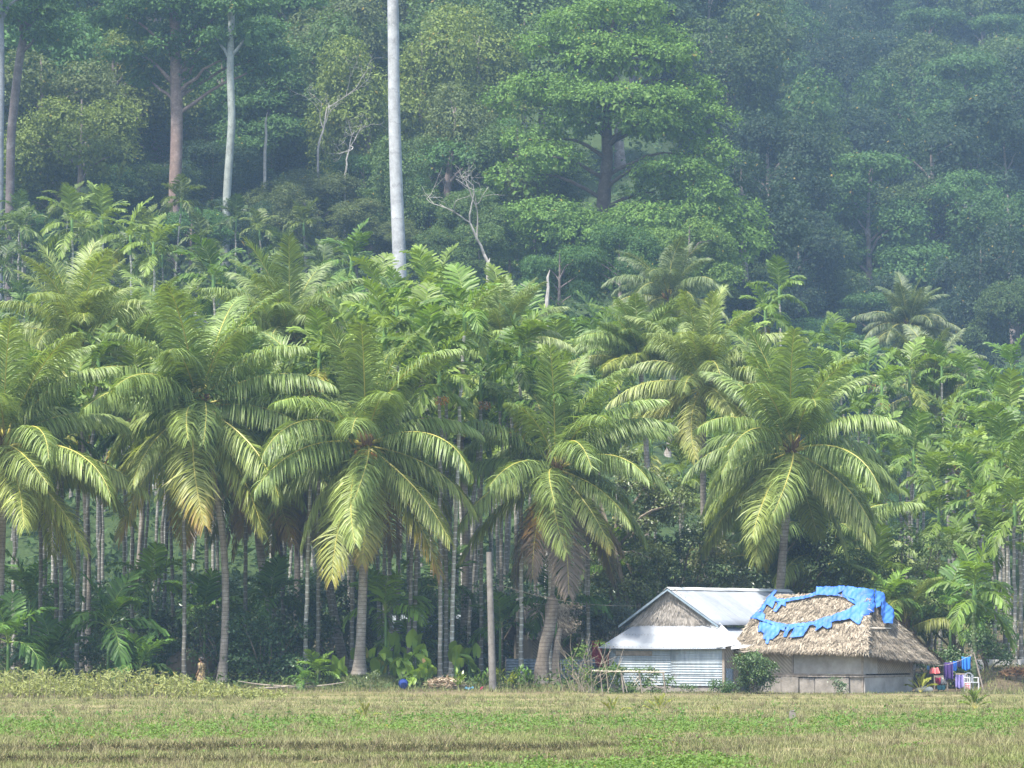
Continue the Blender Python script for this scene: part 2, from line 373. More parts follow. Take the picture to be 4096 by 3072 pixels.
# ------------------------------------------------------------------ coconut palms
def coconut_palm(X, Y, D, bX, label, size=1.0, col=(0.185, 0.255, 0.07), nf=40, seed=0, dead=0, bow=0.4, nuts=True, orange=False, low=-42, dry=0.35, rt=0.15, baseY=None, flare=1.9, top=80, name='coconut_palm', sag=0.0):
    g = random.Random(seed); size *= 1.17
    base = G(bX, D); base[2] -= 0.1
    if baseY is not None: base[2] = P(bX, baseY, D)[2] - 0.05
    c = P(X, Y, D) - base
    t = thing(name, label, 'palm', base, group='coconut palms of the grove')
    s = np.linspace(0, 1, 22)
    pts = np.stack([c[0] * s + bow * np.sin(np.pi * s) * 1.0, c[1] * s + 0.2 * bow * np.sin(np.pi * s), c[2] * s], -1)
    rad = rt * (1 + (flare - 1) * np.exp(-s * abs(c[2]) / 0.55)) * (1.08 - 0.25 * s) * (1 + 0.02 * np.sin(np.arange(22) * 9.0))
    mb = MB(); add_tube(mb, pts, rad, 12, 0, 0.5, wob=0.012, seed=seed)
    obj('trunk', mb.build('coconut_trunk', M['coco_trunk'], True), t, color=(1, 1, 1))
    off = g.uniform(0, 6.28); nf = max(9, nf + g.randrange(-6, 5)) if nf > 20 else nf; tx, ty = g.uniform(-7, 7), g.uniform(-4, 4)
    for q in range(nf):
        f = (q + 0.5) / nf
        e = top + (low - top) * f ** 1.2 + g.uniform(-9, 9)
        k = min(range(len(CE)), key=lambda a: abs(CE[a] - e))
        az = off + q * 2.39996 + g.uniform(-0.45, 0.45); e += tx * math.cos(az) + ty * math.sin(az)
        v = g.uniform(0.86, 1.14); yl = max(0.0, f - 0.55) * 0.5
        cc = (col[0] * v * (1 + yl * 1.6), col[1] * v * (1 + 0.5 * yl), col[2] * v * (1 - 0.4 * yl), max(0.0, (f - 0.72) / 0.28) * dry * g.uniform(0.5, 1.3))
        obj('frond', COCO[k, g.randrange(3)], t, tuple(c + np.array([0.10 * math.cos(az), 0.10 * math.sin(az), 0.35 - 0.5 * f])),
            (math.radians(g.uniform(-5, 5)), math.radians(e and (CE[k] - e) + g.uniform(-3, 3)), az), size * g.uniform(0.82, 1.06), cc)
    for q in range(dead):
        az = off + q * 2.1 + 0.5
        o = obj('dead_frond', DEADF[q % 2], t, tuple(c + np.array([0.15 * math.cos(az), 0.15 * math.sin(az), -0.25])), (0, 0, az), size * g.uniform(0.8, 1.0), (0.20, 0.12, 0.06, 0.0))
        o['label'] = 'dry brown frond hanging against the trunk'
    mb = MB()
    for q in range(9):
        az = q * 0.7; h = 0.15 + 0.3 * g.random()
        add_tube(mb, [c + np.array([0.05 * math.cos(az), 0.05 * math.sin(az), -0.25]), c + np.array([0.28 * math.cos(az), 0.28 * math.sin(az), h]), c + np.array([0.42 * math.cos(az), 0.42 * math.sin(az), h + 0.35])], [0.12, 0.11, 0.03], 6, wob=0.1, seed=q)
    obj('leaf_bases', mb.build('leaf_bases', M['fibre']), t)
    if nuts:
        for q in range(7):
            az = q * 2.4 + off; r = 0.30 + 0.12 * g.random()
            obj('coconut', NUT_O if orange else NUT_G, t, tuple(c + np.array([r * math.cos(az), r * math.sin(az), -0.25 - 0.25 * g.random()])), (g.uniform(-.4, .4), g.uniform(-.4, .4), 0), g.uniform(0.85, 1.1))
    return t
mo = simple('orange_coconut_husk', [(0.3, (0.38, 0.14, 0.03)), (0.7, (0.52, 0.24, 0.05))], 5, 0.5)
mg = simple('green_coconut_husk', [(0.3, (0.14, 0.15, 0.03)), (0.7, (0.28, 0.24, 0.06))], 5, 0.5)
mb = MB(); add_ball(mb, (0, 0, 0), (0.11, 0.11, 0.145), nzs=0.02); NUT_O = mb.build('coconut', mo, True)
mb = MB(); add_ball(mb, (0, 0, 0), (0.105, 0.105, 0.14), nzs=0.02); NUT_G = mb.build('coconut', mg, True)

cp = coconut_palm
cp(4, 448, 156, -6, 'coconut palm cut by the left edge of the photo, fronds sweeping right', 1.04, seed=11, bow=0.1, low=-45, col=(0.20, 0.265, 0.075))
cp(199, 408, 158, 222, 'bent coconut palm whose curved trunk rises beside the standing person', 1.04, seed=22, bow=0.55, low=-52, dry=0.8, orange=True, rt=0.155)
cp(366, 446, 157, 359, 'straight grey coconut palm on a grassy mound, orange nuts in its crown', 0.98, seed=5, bow=0.05, low=-62, dry=0.95, orange=True, rt=0.19, flare=2.3, baseY=680)
cp(556, 470, 160, 538, 'coconut palm with a dry brown frond, left of the tin roofed house', 0.88, seed=41, bow=0.25, low=-62, dry=1.1, dead=2, rt=0.14, flare=1.5)
cp(791, 452, 167, 772, 'coconut palm leaning right behind the tin and thatched houses', 0.98, seed=53, bow=0.0, low=-50, dry=0.4, rt=0.2)
cp(76, 352, 170, 88, 'tall coconut palm behind the left edge palm, pale yellowish top fronds', 0.82, seed=64, bow=0.2, low=-35, col=(0.225, 0.28, 0.085), dry=0.2)
cp(289, 345, 178, 296, 'tall coconut palm with upright fronds between the bent palm and straight palm', 0.86, seed=75, bow=0.2, low=-25, dry=0.1, col=(0.19, 0.25, 0.08))
cp(704, 386, 175, 712, 'coconut palm with pale arching fronds above the tin roof ridge', 0.84, seed=86, bow=-0.2, low=-30, dry=0.2, col=(0.225, 0.28, 0.09))
cp(640, 362, 190, 640, 'young looking coconut palm behind the pale leaved tree, fronds held upright', 0.66, seed=97, low=10, dry=0, nuts=False, col=(0.17, 0.24, 0.07))
cp(668, 300, 250, 668, 'distant hazy coconut palm standing against the foot of the layered tree', 0.78, seed=108, low=-30, dry=0.1, col=(0.13, 0.175, 0.065))
cp(908, 328, 290, 908, 'farthest coconut palm on the right, small against the shadowed valley', 0.72, seed=119, low=-25, dry=0.1, col=(0.11, 0.15, 0.06))
cp(932, 392, 225, 935, 'greyish coconut palm standing among arecas right of the leaning coconut palm', 0.74, seed=130, low=-35, dry=0.1, col=(0.15, 0.19, 0.085))
cp(318, 440, 168, 347, 'leaning coconut palm with a brown skirt of dead fronds in the shade', 0.95, seed=141, bow=-0.3, low=-55, dry=0.8, dead=6, rt=0.19, nuts=False)
cp(256, 448, 166, 291, 'shaded coconut palm with red brown hanging fronds left of the straight palm', 0.9, seed=152, bow=-0.5, low=-50, dry=0.7, dead=5, rt=0.19, nuts=False)
cp(824, 556, 178, 826, 'short coconut palm in shade behind the thatched house', 0.9, seed=163, low=-30, dry=0.2, nuts=False, rt=0.14)
cp(760, 560, 182, 752, 'short coconut palm in shade behind the tin roof ridge', 0.85, seed=164, low=-35, dry=0.5, nuts=False, rt=0.14)
cp(503, 350, 186, 498, 'coconut palm half hidden behind the central areca clump', 0.62, seed=174, low=-10, dry=0, nuts=False, col=(0.19, 0.25, 0.08))
cp(452, 372, 172, 462, 'dark trunked coconut palm behind the straight palm, crown half hidden', 0.72, seed=185, low=-35, dry=0.3, dead=3, rt=0.19)
cp(140, 360, 182, 128, 'coconut palm filling the gap between the two tall left palms', 0.7, seed=196, low=-25, dry=0.1, nuts=False)
cp(905, 628, 166, 905, 'young trunkless coconut palm with wide fronds right of the thatched house', 0.62, nf=11, seed=207, low=8, top=80, dry=0.25, nuts=False, rt=0.11, col=(0.17, 0.22, 0.05), name='young_coconut_palm')

# ------------------------------------------------------------------ areca palms
AT = {}
for hgt in (6, 9, 12, 15):
    for lean in (0.0, 0.5, -0.35):
        s = np.linspace(0, 1, 16); mb = MB()
        g = np.random.default_rng(int(hgt * 10 + lean * 10 + 50))
        pts = np.stack([lean * s ** 1.5 + 0.04 * g.normal(size=16) * s, lean * 0.4 * s + 0.04 * g.normal(size=16) * s, hgt * s], -1)
        add_tube(mb, pts, np.interp(s, [0, 0.03, 0.1, 1], [0.16, 0.115, 0.095, 0.068]), 8)
        AT[hgt, lean] = (mb.build('areca_trunk', M['areca_trunk'], True), pts[-1])
mb = MB(); add_tube(mb, [(0, 0, -0.05), (0, 0, 0.3), (0, 0, 0.8), (0, 0, 1.1)], [0.075, 0.10, 0.085, 0.03], 8); SHAFT = mb.build('crownshaft', M['crownshaft'], True)
mb = MB()
for q in range(40):
    a = q * 2.4; r = 0.22 * math.sqrt((q % 13) / 13) + 0.08; add_ball(mb, (r * math.cos(a), r * math.sin(a), -0.1 - 0.35 * ((q * 7) % 11) / 11), 0.035, ns=5, nr=3)
AFRUIT = mb.build('areca_fruit', simple('areca_fruit', [(0.3, (0.20, 0.10, 0.03)), (0.7, (0.38, 0.20, 0.04))], 8, 0.6))
ACROWN = []
for q in range(4):
    gg = random.Random(900 + q)
    ACROWN.append(crown_of([(min(5, int(i * 0.62)), gg.randrange(2), i * 2.4 + gg.uniform(-.3, .3), gg.uniform(0.9, 1.1)) for i in range(9)]))
ACOUNT = [0]
def areca_palm(X, D, h, label=None, seed=None, col=None, size=1.0, lean=None, Y=None, noun='areca palm', group='areca palms', trunkcol=None, fruit=None):
    ACOUNT[0] += 1
    g = random.Random(seed if seed is not None else 4000 + ACOUNT[0])
    base = G(X, D); base[2] -= 0.08
    if Y is not None: h = P(X, Y, D)[2] - base[2]
    hk = min((6, 9, 12, 15), key=lambda a: abs(a - h)); ln = lean if lean is not None else g.choice((0.0, 0.5, -0.35))
    me, tip = AT[hk, ln]; sz = h / hk
    t = thing('areca_palm', label, 'palm', base, g.uniform(-0.4, 0.4), group)
    w = g.uniform(0.45, 0.85) if trunkcol is None else 1.0  # trunk tint lowered, painting in the shade of the grove interior
    obj('trunk', me, t, (0, 0, 0), (0, 0, 0), (1, 1, sz), trunkcol or (w, w * 0.98, w * 0.94))
    top = np.array([tip[0], tip[1], tip[2] * sz])
    obj('crownshaft', SHAFT, t, tuple(top), (0, 0, 0), (size, size, size))
    if col is None:
        u = g.random(); v = g.uniform(0.8, 1.2)
        col = ((0.092 + 0.065 * u) * v, (0.165 + 0.055 * u) * v, (0.031 + 0.005 * u) * v)
    cr = top + np.array([0, 0, 0.85 * size])
    if D > 262:
        obj('crown', ACROWN[g.randrange(4)], t, tuple(cr), (g.uniform(-.1, .1), g.uniform(-.1, .1), g.uniform(0, 6.28)), size * g.uniform(0.95, 1.15), col + (0.0,))
    else:
        off = g.uniform(0, 6.28); nf = g.choice((7, 8, 9))
        for q in range(nf):
            k = min(5, int((q + .6) * 5.6 / nf)); v = g.uniform(0.85, 1.15); yl = 1.25 if q == nf - 1 and g.random() < 0.3 else 1
            az = off + q * 2.4 + g.uniform(-.3, .3)
            obj('frond', ARECA[k, g.randrange(2)], t, tuple(cr - np.array([0, 0, 0.07 * q])), (g.uniform(-.12, .12), g.uniform(-.1, .1), az), size * g.uniform(0.9, 1.15),
                (col[0] * v * yl, col[1] * v, col[2] * v, (0.75 if yl > 1 else 0) * g.random()))
    if (fruit if fruit is not None else g.random() < 0.25) and D < 230:
        obj('fruit_cluster', AFRUIT, t, tuple(top + np.array([0.15, -0.15, 0.0])), (0, 0, 0), 1.0)['kind'] = 'stuff'
    if label is None: later(t, noun, base + cr)
    return t
# trunks one can pick out at the front of the grove: X, distance, crown row
for (X, D, Y, lean, lab) in [
        (40, 160, 420, 0.0, None), (46, 164, 400, -0.35, None), (56, 163, 470, 0.0, None), (61, 159, 440, 0.0, None), (77, 160, 410, 0.0, None), (82, 166, 380, 0.5, None),
        (184, 157, 420, 0.0, 'slender pale areca palm left of the standing person'), (206, 172, 400, 0.0, None), (245, 163, 380, 0.0, None),
        (305, 159.5, 372, 0.5, 'whitish areca palm trunk leaning slightly, left of the straight coconut palm'), (318, 161, 390, 0.0, None),
        (352, 163, 360, 0.0, None), (384, 166, 380, 0.0, None), (391, 161, 350, -0.35, None), (398, 168, 330, 0.0, None),
        (408, 158, 372, 0.5, 'left one of two close areca trunks behind the giant taro'), (414, 159.5, 345, 0.5, 'right one of two close areca trunks behind the giant taro'),
        (440, 157, 395, 0.0, 'brown and white banded areca trunk beside the heap of dry fronds'), (446, 162, 360, 0.0, None),
        (451, 158, 330, 0.5, 'tall smooth grey areca trunk right of the banded trunk'), (481, 164, 400, 0.0, None), (501, 168, 410, 0.0, None),
        (521, 161, 372, 0.0, 'grey areca trunk right of the wooden pole, seen down to the stump'), (550, 160, 420, 0.0, 'white areca trunk at the corner of the low tin fence'),
        (582, 163.5, 452, 0.5, 'white areca trunk right of the bare twiggy shrub'), (588, 162, 440, 0.0, None),
        (995, 168, 560, 0.0, None), (1005, 172, 470, 0.0, None), (1015, 165, 525, 0.0, 'areca trunk below a hanging orange frond at the right edge'), (1021, 169, 500, 0.0, None)]:
    areca_palm(X, D, 10, lab, Y=Y, lean=lean, trunkcol=(1.25, 1.25, 1.22) if X in (305, 550, 582, 451, 521) else None, fruit=X in (440, 481))
areca_palm(974, 160, 3, 'small areca palm with a green stem beside the washing line', Y=612, lean=0.0, size=1.15, col=(0.13, 0.21, 0.035), trunkcol=(0.55, 0.75, 0.35), fruit=False)
# crowns one can pick out between and above the coconut crowns
for (X, Y, D) in [(70, 205, 245), (100, 202, 248), (129, 222, 240), (152, 230, 238), (213, 264, 215), (356, 248, 225), (418, 277, 205), (440, 268, 210), (398, 300, 200), (385, 278, 208), (463, 305, 198), (490, 300, 200),
                  (458, 352, 185), (478, 345, 183), (499, 318, 190), (515, 330, 195), (433, 330, 190), (420, 350, 182), (445, 400, 172), (365, 310, 200), (340, 300, 205),
                  (768, 296, 232), (782, 273, 238), (870, 352, 212), (888, 372, 205), (912, 360, 212), (848, 330, 225), (950, 352, 222), (975, 365, 215), (1000, 384, 205), (1018, 352, 220),
                  (905, 440, 190), (958, 425, 192), (985, 415, 195), (1010, 430, 188), (940, 470, 182), (972, 458, 180), (1008, 500, 172), (962, 545, 172), (985, 485, 178), (930, 500, 180), (1020, 455, 180),
                  (600, 320, 210), (575, 335, 205), (620, 345, 200), (545, 345, 198), (530, 312, 208), (880, 560, 168), (735, 330, 215), (815, 330, 220), (860, 400, 195), (835, 365, 208)]:
    if Y < 250 and X < 160: areca_palm(X, D, 10, None, Y=Y + 32, size=1.2, col=(0.15, 0.21, 0.04), lean=0.0, trunkcol=(1.2, 1.2, 1.15), noun='tall areca palm')
    else: areca_palm(X, D, 10, None, Y=Y + 30, size=1.2 if X < 700 else 1.02)
# dense stands: near grove, middle slope, upper slope (heights of a planted areca grove)
gr = random.Random(3)
def spread(n, X0, X1, D0, D1, h0, h1, dx, noun, size=(1.0, 1.25), dark=1.0, skip=None):
    pts = []; tries = 0
    while len(pts) < n and tries < 4000:
        tries += 1; X = gr.uniform(X0, X1); D = gr.uniform(D0, D1)
        x = (X - 512) / FPX * D
        if any((x - a) ** 2 + (D - b_) ** 2 < dx * dx for a, b_ in pts): continue
        if skip and skip(X, D): continue
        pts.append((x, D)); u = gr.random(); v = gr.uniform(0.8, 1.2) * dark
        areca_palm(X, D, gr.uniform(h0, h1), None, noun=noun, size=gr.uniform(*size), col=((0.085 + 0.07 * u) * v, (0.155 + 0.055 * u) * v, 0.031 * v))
spread(38, -70, 600, 166, 186, 8, 13, 2.0, 'areca palm in the shaded grove', skip=lambda X, D: False)
spread(46, -70, 640, 188, 222, 8, 12, 2.5, 'areca palm on the lower slope')
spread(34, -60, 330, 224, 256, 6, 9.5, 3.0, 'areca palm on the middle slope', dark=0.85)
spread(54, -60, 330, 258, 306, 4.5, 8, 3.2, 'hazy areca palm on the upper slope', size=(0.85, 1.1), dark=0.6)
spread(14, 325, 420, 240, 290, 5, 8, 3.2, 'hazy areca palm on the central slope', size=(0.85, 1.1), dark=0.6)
spread(24, 640, 1120, 180, 215, 6.5, 10, 3.0, 'areca palm behind the houses', size=(.85, 1.05))
spread(18, 820, 1120, 200, 245, 7, 9.5, 3.2, 'areca palm at the right of the valley', size=(.85, 1.05))
# young palms without trunks under the canopy
def young_palm(X, D, label, size=1.0, nf=7, col=(0.10, 0.19, 0.035), stem=0.4, seed=1, Y=None):
    g = random.Random(seed); base = G(X, D)
    if Y is not None: base[2] = P(X, Y, D)[2]
    t = thing('young_palm', label, 'palm', base, g.uniform(0, 6), 'young palms under the canopy')
    mb = MB(); add_tube(mb, [(0, 0, -0.1), (0.02, 0, stem), (0.02, 0, stem + 0.35)], [0.07, 0.06, 0.03], 6); obj('stem', mb.build('stem', M['crownshaft'], True), t)
    for q in range(nf):
        k = min(4, int(q * 5 / nf)); v = g.uniform(0.8, 1.2)
        obj('frond', ARECA[k, g.randrange(2)], t, (0.02, 0, stem + 0.3), (0, 0, q * 2.4), size * g.uniform(0.85, 1.1), (col[0] * v, col[1] * v, col[2] * v, 0))
    return t
for (X, D, sz, st, lab) in [
        (8, 154, 1.2, 1.6, 'young palm with drooping fronds at the lower left edge'), (52, 157, 1.0, 0.6, 'dark young palm between the left areca trunks'), (108, 156, 1.25, 2.2, 'large young palm with spreading fronds left of the standing person'),
        (140, 155, 0.9, 0.5, 'fan shaped young palm rising above the pale weeds'), (150, 163, 1.1, 3.6, 'young palm with a sunlit frond above the fan shaped one'), (386, 158.5, 1.15, 2.7, 'bright green young palm right of the straight coconut palm'),
        (500, 163, 0.9, 2.0, 'young palm behind the wooden pole'), (556, 162, 1.2, 3.0, 'dark young palm over the low tin fence'), (600, 164, 1.0, 1.5, 'young palm left of the tin roofed house'),
        (318, 156, 0.55, 0.2, 'small yellowish young palm at the foot of the whitish areca'), (303, 154, 0.35, 0.05, 'tiny palm seedling left of the grassy mound'), (410, 164, 0.9, 1.2, 'young palm in shade behind the giant taro'),
        (622, 168, 1.1, 4.6, 'young palm with light fronds above the left roof edge'), (642, 172, 1.0, 4.0, 'young palm beside the tin roof gable'), (440, 166, 1.0, 3.5, 'young palm in deep shade behind the banded trunk'),
        (205, 168, 1.1, 2.5, 'young palm in deep shade behind the bent coconut trunk'), (270, 164, 1.0, 3.0, 'young palm in shade left of the whitish areca'), (30, 162, 1.1, 3.2, 'young palm in shade at the far left of the grove'),
        (888, 164, 0.9, 3.4, 'young palm beside the hanging blue tarpaulin'), (985, 170, 1.0, 1.2, 'young palm behind the washing line pole'), (950, 166, 1.1, 3.0, 'young palm behind the washing line')]:
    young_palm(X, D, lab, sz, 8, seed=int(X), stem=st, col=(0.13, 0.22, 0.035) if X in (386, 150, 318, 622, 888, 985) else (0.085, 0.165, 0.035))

# ------------------------------------------------------------------ broadleaf crowns
def leaves_on(mb, C, out, leaf, g, droop=0.25, width=0.55, upb=0.6, m=0, vc=None):
    k = len(C)
    nrm = norm(0.55 * out + np.array([0, 0, upb]) + 0.55 * g.normal(size=(k, 3)))
    d = g.normal(size=(k, 3)) + 0.8 * out + np.array([0, 0, -droop * 2]); d = norm(d - nrm * np.sum(d * nrm, -1, keepdims=True))
    w = np.cross(nrm, d); l = (leaf * g.uniform(0.65, 1.35, k))[:, None]
    V = np.stack([C, C + d * l * 0.45 + w * l * width * 0.5, C + d * l - nrm * l * 0.15, C + d * l * 0.45 - w * l * width * 0.5], 1).reshape(-1, 3)
    v = np.clip((0.5 if vc is None else vc) + 0.14 * g.normal(size=k), 0.02, 0.985); v = np.where(g.random(k) < 0.006, 1.0, v)
    mb.add(V, np.arange(4 * k).reshape(-1, 4), m, v)
def pad_leaves(mb, pads, leaf, cov, g, under=0.25, clump=11, droop=0.25, spread_=1.7, upb=0.6):
    for (cx, cy, cz, rx, ry, rz) in pads:
        n = int(cov * 6.5 * rx * (ry + 0.6 * rz) / (leaf * leaf * 0.3)); nc = max(3, n // clump)
        if rx > 1.2:
            k = int(20 + 9 * rx * ry); d = norm(g.normal(size=(k, 3))); leaves_on(mb, np.array([cx, cy, cz - .15 * rz]) + d * np.array([rx, ry, rz]) * .62, d, min(.75, leaf * 1.9), g, droop, 0.8)  # inner shell of larger leaves, added to block light through the crown
        d = norm(g.normal(size=(nc * 2, 3))); keep = (d[:, 2] > -0.15) | (g.random(nc * 2) < under); d = d[keep][:nc]
        r = 0.80 + 0.26 * g.random(len(d)) + 0.10 * nz(d[:, 0] * 3 + cx, d[:, 1] * 3 + cy, 0.8)
        cc = np.array([cx, cy, cz]) + d * np.array([rx, ry, rz]) * r[:, None]
        vc = np.clip(0.5 + 0.13 * g.normal(size=len(d)), 0.2, 0.8)
        idx = np.repeat(np.arange(len(d)), clump)
        C = cc[idx] + g.normal(size=(len(idx), 3)) * leaf * spread_ * np.array([0.6, 0.6, 0.38])
        leaves_on(mb, C, d[idx], leaf, g, droop, upb=upb, vc=vc[idx])
def strands(mb, pads, n, ln, leaf, g):      # leafy creepers hanging from the pads
    for (cx, cy, cz, rx, ry, rz) in pads:
        for q in range(n):
            a = g.uniform(0, 6.28); p = np.array([cx + rx * math.cos(a) * g.uniform(.6, 1.05), cy + ry * math.sin(a) * g.uniform(.6, 1.05), cz])
            L = ln * g.uniform(0.4, 1.2); k = int(L / leaf * 4) + 3
            C = p + np.stack([0.25 * g.normal(size=k), 0.25 * g.normal(size=k), -L * g.random(k)], -1)
            leaves_on(mb, C, norm(np.array([math.cos(a), math.sin(a), 0.1])) * np.ones((k, 3)), leaf, g, 0.8)
def limb(mb, a, b, r0, r1, g, ns=6, m=0):
    a = np.asarray(a, float); b = np.asarray(b, float); s = np.linspace(0, 1, 7)[:, None]; L = np.linalg.norm(b - a)
    pts = a + (b - a) * s + np.sin(np.pi * s) * (g.normal(size=3) * 0.06 * L + np.array([0, 0, 0.08 * L])) + 0.015 * L * g.normal(size=(7, 3)) * np.sin(np.pi * s)
    add_tube(mb, pts, np.linspace(r0, r1, 7), ns, m)
TREES = {}
def tree_variant(key, style, seed, h=20.0, leaf=0.33, trunkmat='bark'):
    g = np.random.default_rng(seed); pads = []
    R = h * 0.36
    if style == 'tier':
        for lv in range(6):
            z = h * (0.36 + 0.115 * lv); rr = R * (1.05 - 0.12 * lv) * (1 if lv < 5 else 0.6)
            for q in range(5 - lv // 2):
                a = g.uniform(0, 6.28) + q * 6.28 / (5 - lv // 2); rp = rr * g.uniform(0.45, 0.75)
                pads.append((rp * math.cos(a), rp * math.sin(a), z + g.normal() * 0.9, rr * g.uniform(.36, .55), rr * g.uniform(.36, .55), h * g.uniform(.035, .07)))
        pads.append((0, 0, h * 0.97, R * .5, R * .5, h * .04)); cov, under, dr = 0.85, 0.1, 0.15
    elif style == 'round':
        for q in range(17):
            d = norm(g.normal(size=3)); d[2] = abs(d[2]) * 1.1 - 0.25; rr = g.uniform(.26, .42) * R
            pads.append((d[0] * R * .72, d[1] * R * .72, h * .62 + d[2] * h * .33, rr, rr, rr * .8))
        cov, under, dr = 0.62, 0.3, 0.3
    elif style == 'vine':
        for q in range(9):
            a = g.uniform(0, 6.28); rp = R * g.uniform(.1, .8); z = h * g.uniform(.45, .98)
            pads.append((rp * math.cos(a), rp * math.sin(a), z, R * g.uniform(.22, .4), R * g.uniform(.22, .4), h * g.uniform(.05, .12)))
        cov, under, dr = 0.6, 0.3, 0.7
    else:  # dense, dark, tall oval
        for q in range(18):
            a = g.uniform(0, 6.28); z = g.uniform(0.22, 0.96); rr = R * .8 * math.sin(math.pi * min(1, (z - .1) * 1.02)) ** .6
            pads.append((rr * .6 * math.cos(a), rr * .6 * math.sin(a), h * z, R * g.uniform(.28, .42), R * g.uniform(.28, .42), R * g.uniform(.2, .3)))
        cov, under, dr = 0.6, 0.35, 0.35
    mb = MB(); pad_leaves(mb, pads, leaf, cov, g, under, droop=dr)
    if style == 'vine': strands(mb, pads, 12, h * .3, leaf * .9, g)
    crown = mb.build('tree_crown', M['leaf'])
    mb = MB(); zt = h * .9; s = np.linspace(0, 1, 9)[:, None]
    tp = np.concatenate([0.3 * np.sin(s * 3 + seed), 0.3 * np.cos(s * 2.6 + seed) - 0.3, s * zt - 0.5 * (1 - s)], 1)
    add_tube(mb, tp, np.interp(s[:, 0], [0, .06, .5, 1], [.75, .5, .36, .1]) * h / 22, 9, wob=.04, seed=seed)
    for (cx, cy, cz, rx, ry, rz) in pads[::2]:
        k = np.clip((cz - .12 * h) / zt, .15, .98); limb(mb, [np.interp(k, s[:, 0], tp[:, c_]) for c_ in range(3)], (cx, cy, cz), .15 * h / 22, .04, g)
    TREES[key] = (crown, mb.build('tree_trunk', M[trunkmat], True), h)
for k_, st in enumerate(['tier', 'tier', 'round', 'round', 'vine', 'vine', 'oval', 'oval', 'round']):
    tree_variant((st, k_), st, 40 + k_, h=20.0)
KEYS = {}
for (st, k_) in TREES: KEYS.setdefault(st, []).append((st, k_))
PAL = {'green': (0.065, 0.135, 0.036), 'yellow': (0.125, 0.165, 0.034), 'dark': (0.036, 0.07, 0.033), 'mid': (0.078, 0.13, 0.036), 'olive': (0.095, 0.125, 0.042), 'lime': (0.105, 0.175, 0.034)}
PHR = {'tier': 'layered', 'round': 'rounded', 'vine': 'creeper hung', 'oval': 'dense'}
TONE = {'green': 'green', 'yellow': 'yellowish', 'dark': 'dark', 'mid': 'mid green', 'olive': 'olive', 'lime': 'bright green'}
def forest_tree(X, D, h, style, tone, label=None, seed=0, wide=1.0, trunkcol=(1, 1, 1)):
    g = random.Random(seed * 13 + int(X)); key = g.choice(KEYS[style]); crown, trunk, h0 = TREES[key]
    base = G(X, D); sc = h / h0
    t = thing('forest_tree', label, 'tree', base, g.uniform(0, 6.28), 'trees of the forested hillside')
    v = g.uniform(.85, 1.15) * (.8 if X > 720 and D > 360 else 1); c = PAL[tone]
    obj('trunk', trunk, t, scale=(sc, sc, sc), color=trunkcol)
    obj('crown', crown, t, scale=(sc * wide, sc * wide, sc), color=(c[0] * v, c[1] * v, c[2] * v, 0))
    if label is None: later(t, f'{TONE[tone]} {PHR[style]} forest tree', base + np.array([0, 0, h * .7]))
    return t
# trees with a place of their own in the photo
for a in [
        (75, 318, 17, 'round', 'yellow', 'yellowish rounded tree right of the dark leaning trunk at upper left'),
        (40, 330, 20, 'round', 'olive', None), (110, 338, 21, 'round', 'yellow', None), (5, 335, 26, 'oval', 'green', None),
        (150, 352, 24, 'tier', 'green', None), (215, 345, 19, 'oval', 'green', None), (262, 340, 17, 'tier', 'green', None), (190, 372, 26, 'round', 'mid', None),
        (285, 360, 24, 'tier', 'green', None), (250, 395, 26, 'round', 'mid', None), (330, 352, 20, 'vine', 'olive', None), (372, 335, 18, 'vine', 'yellow', None),
        (345, 385, 25, 'vine', 'mid', None), (415, 345, 20, 'vine', 'yellow', None), (455, 332, 15, 'vine', 'olive', None), (480, 350, 19, 'vine', 'yellow', None), (430, 378, 25, 'vine', 'olive', None),
        (500, 372, 25, 'round', 'mid', None), (395, 318, 12, 'vine', 'mid', None), (520, 330, 13, 'round', 'mid', None), (470, 312, 9, 'round', 'mid', None), (535, 318, 10, 'vine', 'olive', None),
        (745, 350, 20, 'oval', 'dark', None), (770, 395, 22, 'round', 'dark', None), (735, 410, 24, 'vine', 'mid', None), (800, 430, 22, 'round', 'mid', None),
        (875, 405, 24, 'tier', 'green', 'tall layered tree in the haze right of the big layered tree'), (872, 372, 14, 'tier', 'green', 'shorter layered tree below the tall hazy layered tree'),
        (930, 425, 25, 'oval', 'dark', None), (985, 430, 26, 'oval', 'dark', None), (1015, 410, 20, 'round', 'green', None), (965, 395, 15, 'oval', 'dark', None), (1020, 380, 14, 'round', 'mid', None), (800, 385, 17, 'oval', 'dark', None), (830, 365, 13, 'round', 'green', None),
        (690, 300, 12, 'round', 'lime', 'bright green tree at the foot of the big layered tree'), (745, 285, 9, 'round', 'lime', None), (710, 275, 8, 'oval', 'lime', None), (835, 290, 7.5, 'round', 'lime', None), (868, 282, 7, 'round', 'lime', None), (800, 270, 8, 'round', 'green', None), (905, 300, 8, 'round', 'green', None), (960, 310, 8, 'oval', 'dark', None), (1000, 300, 8, 'round', 'green', None), (560, 285, 9, 'round', 'green', None), (620, 285, 10, 'round', 'green', None)]:
    forest_tree(a[0], a[1], a[2], a[3], a[4], a[5], seed=int(a[1]))
gr = random.Random(12)
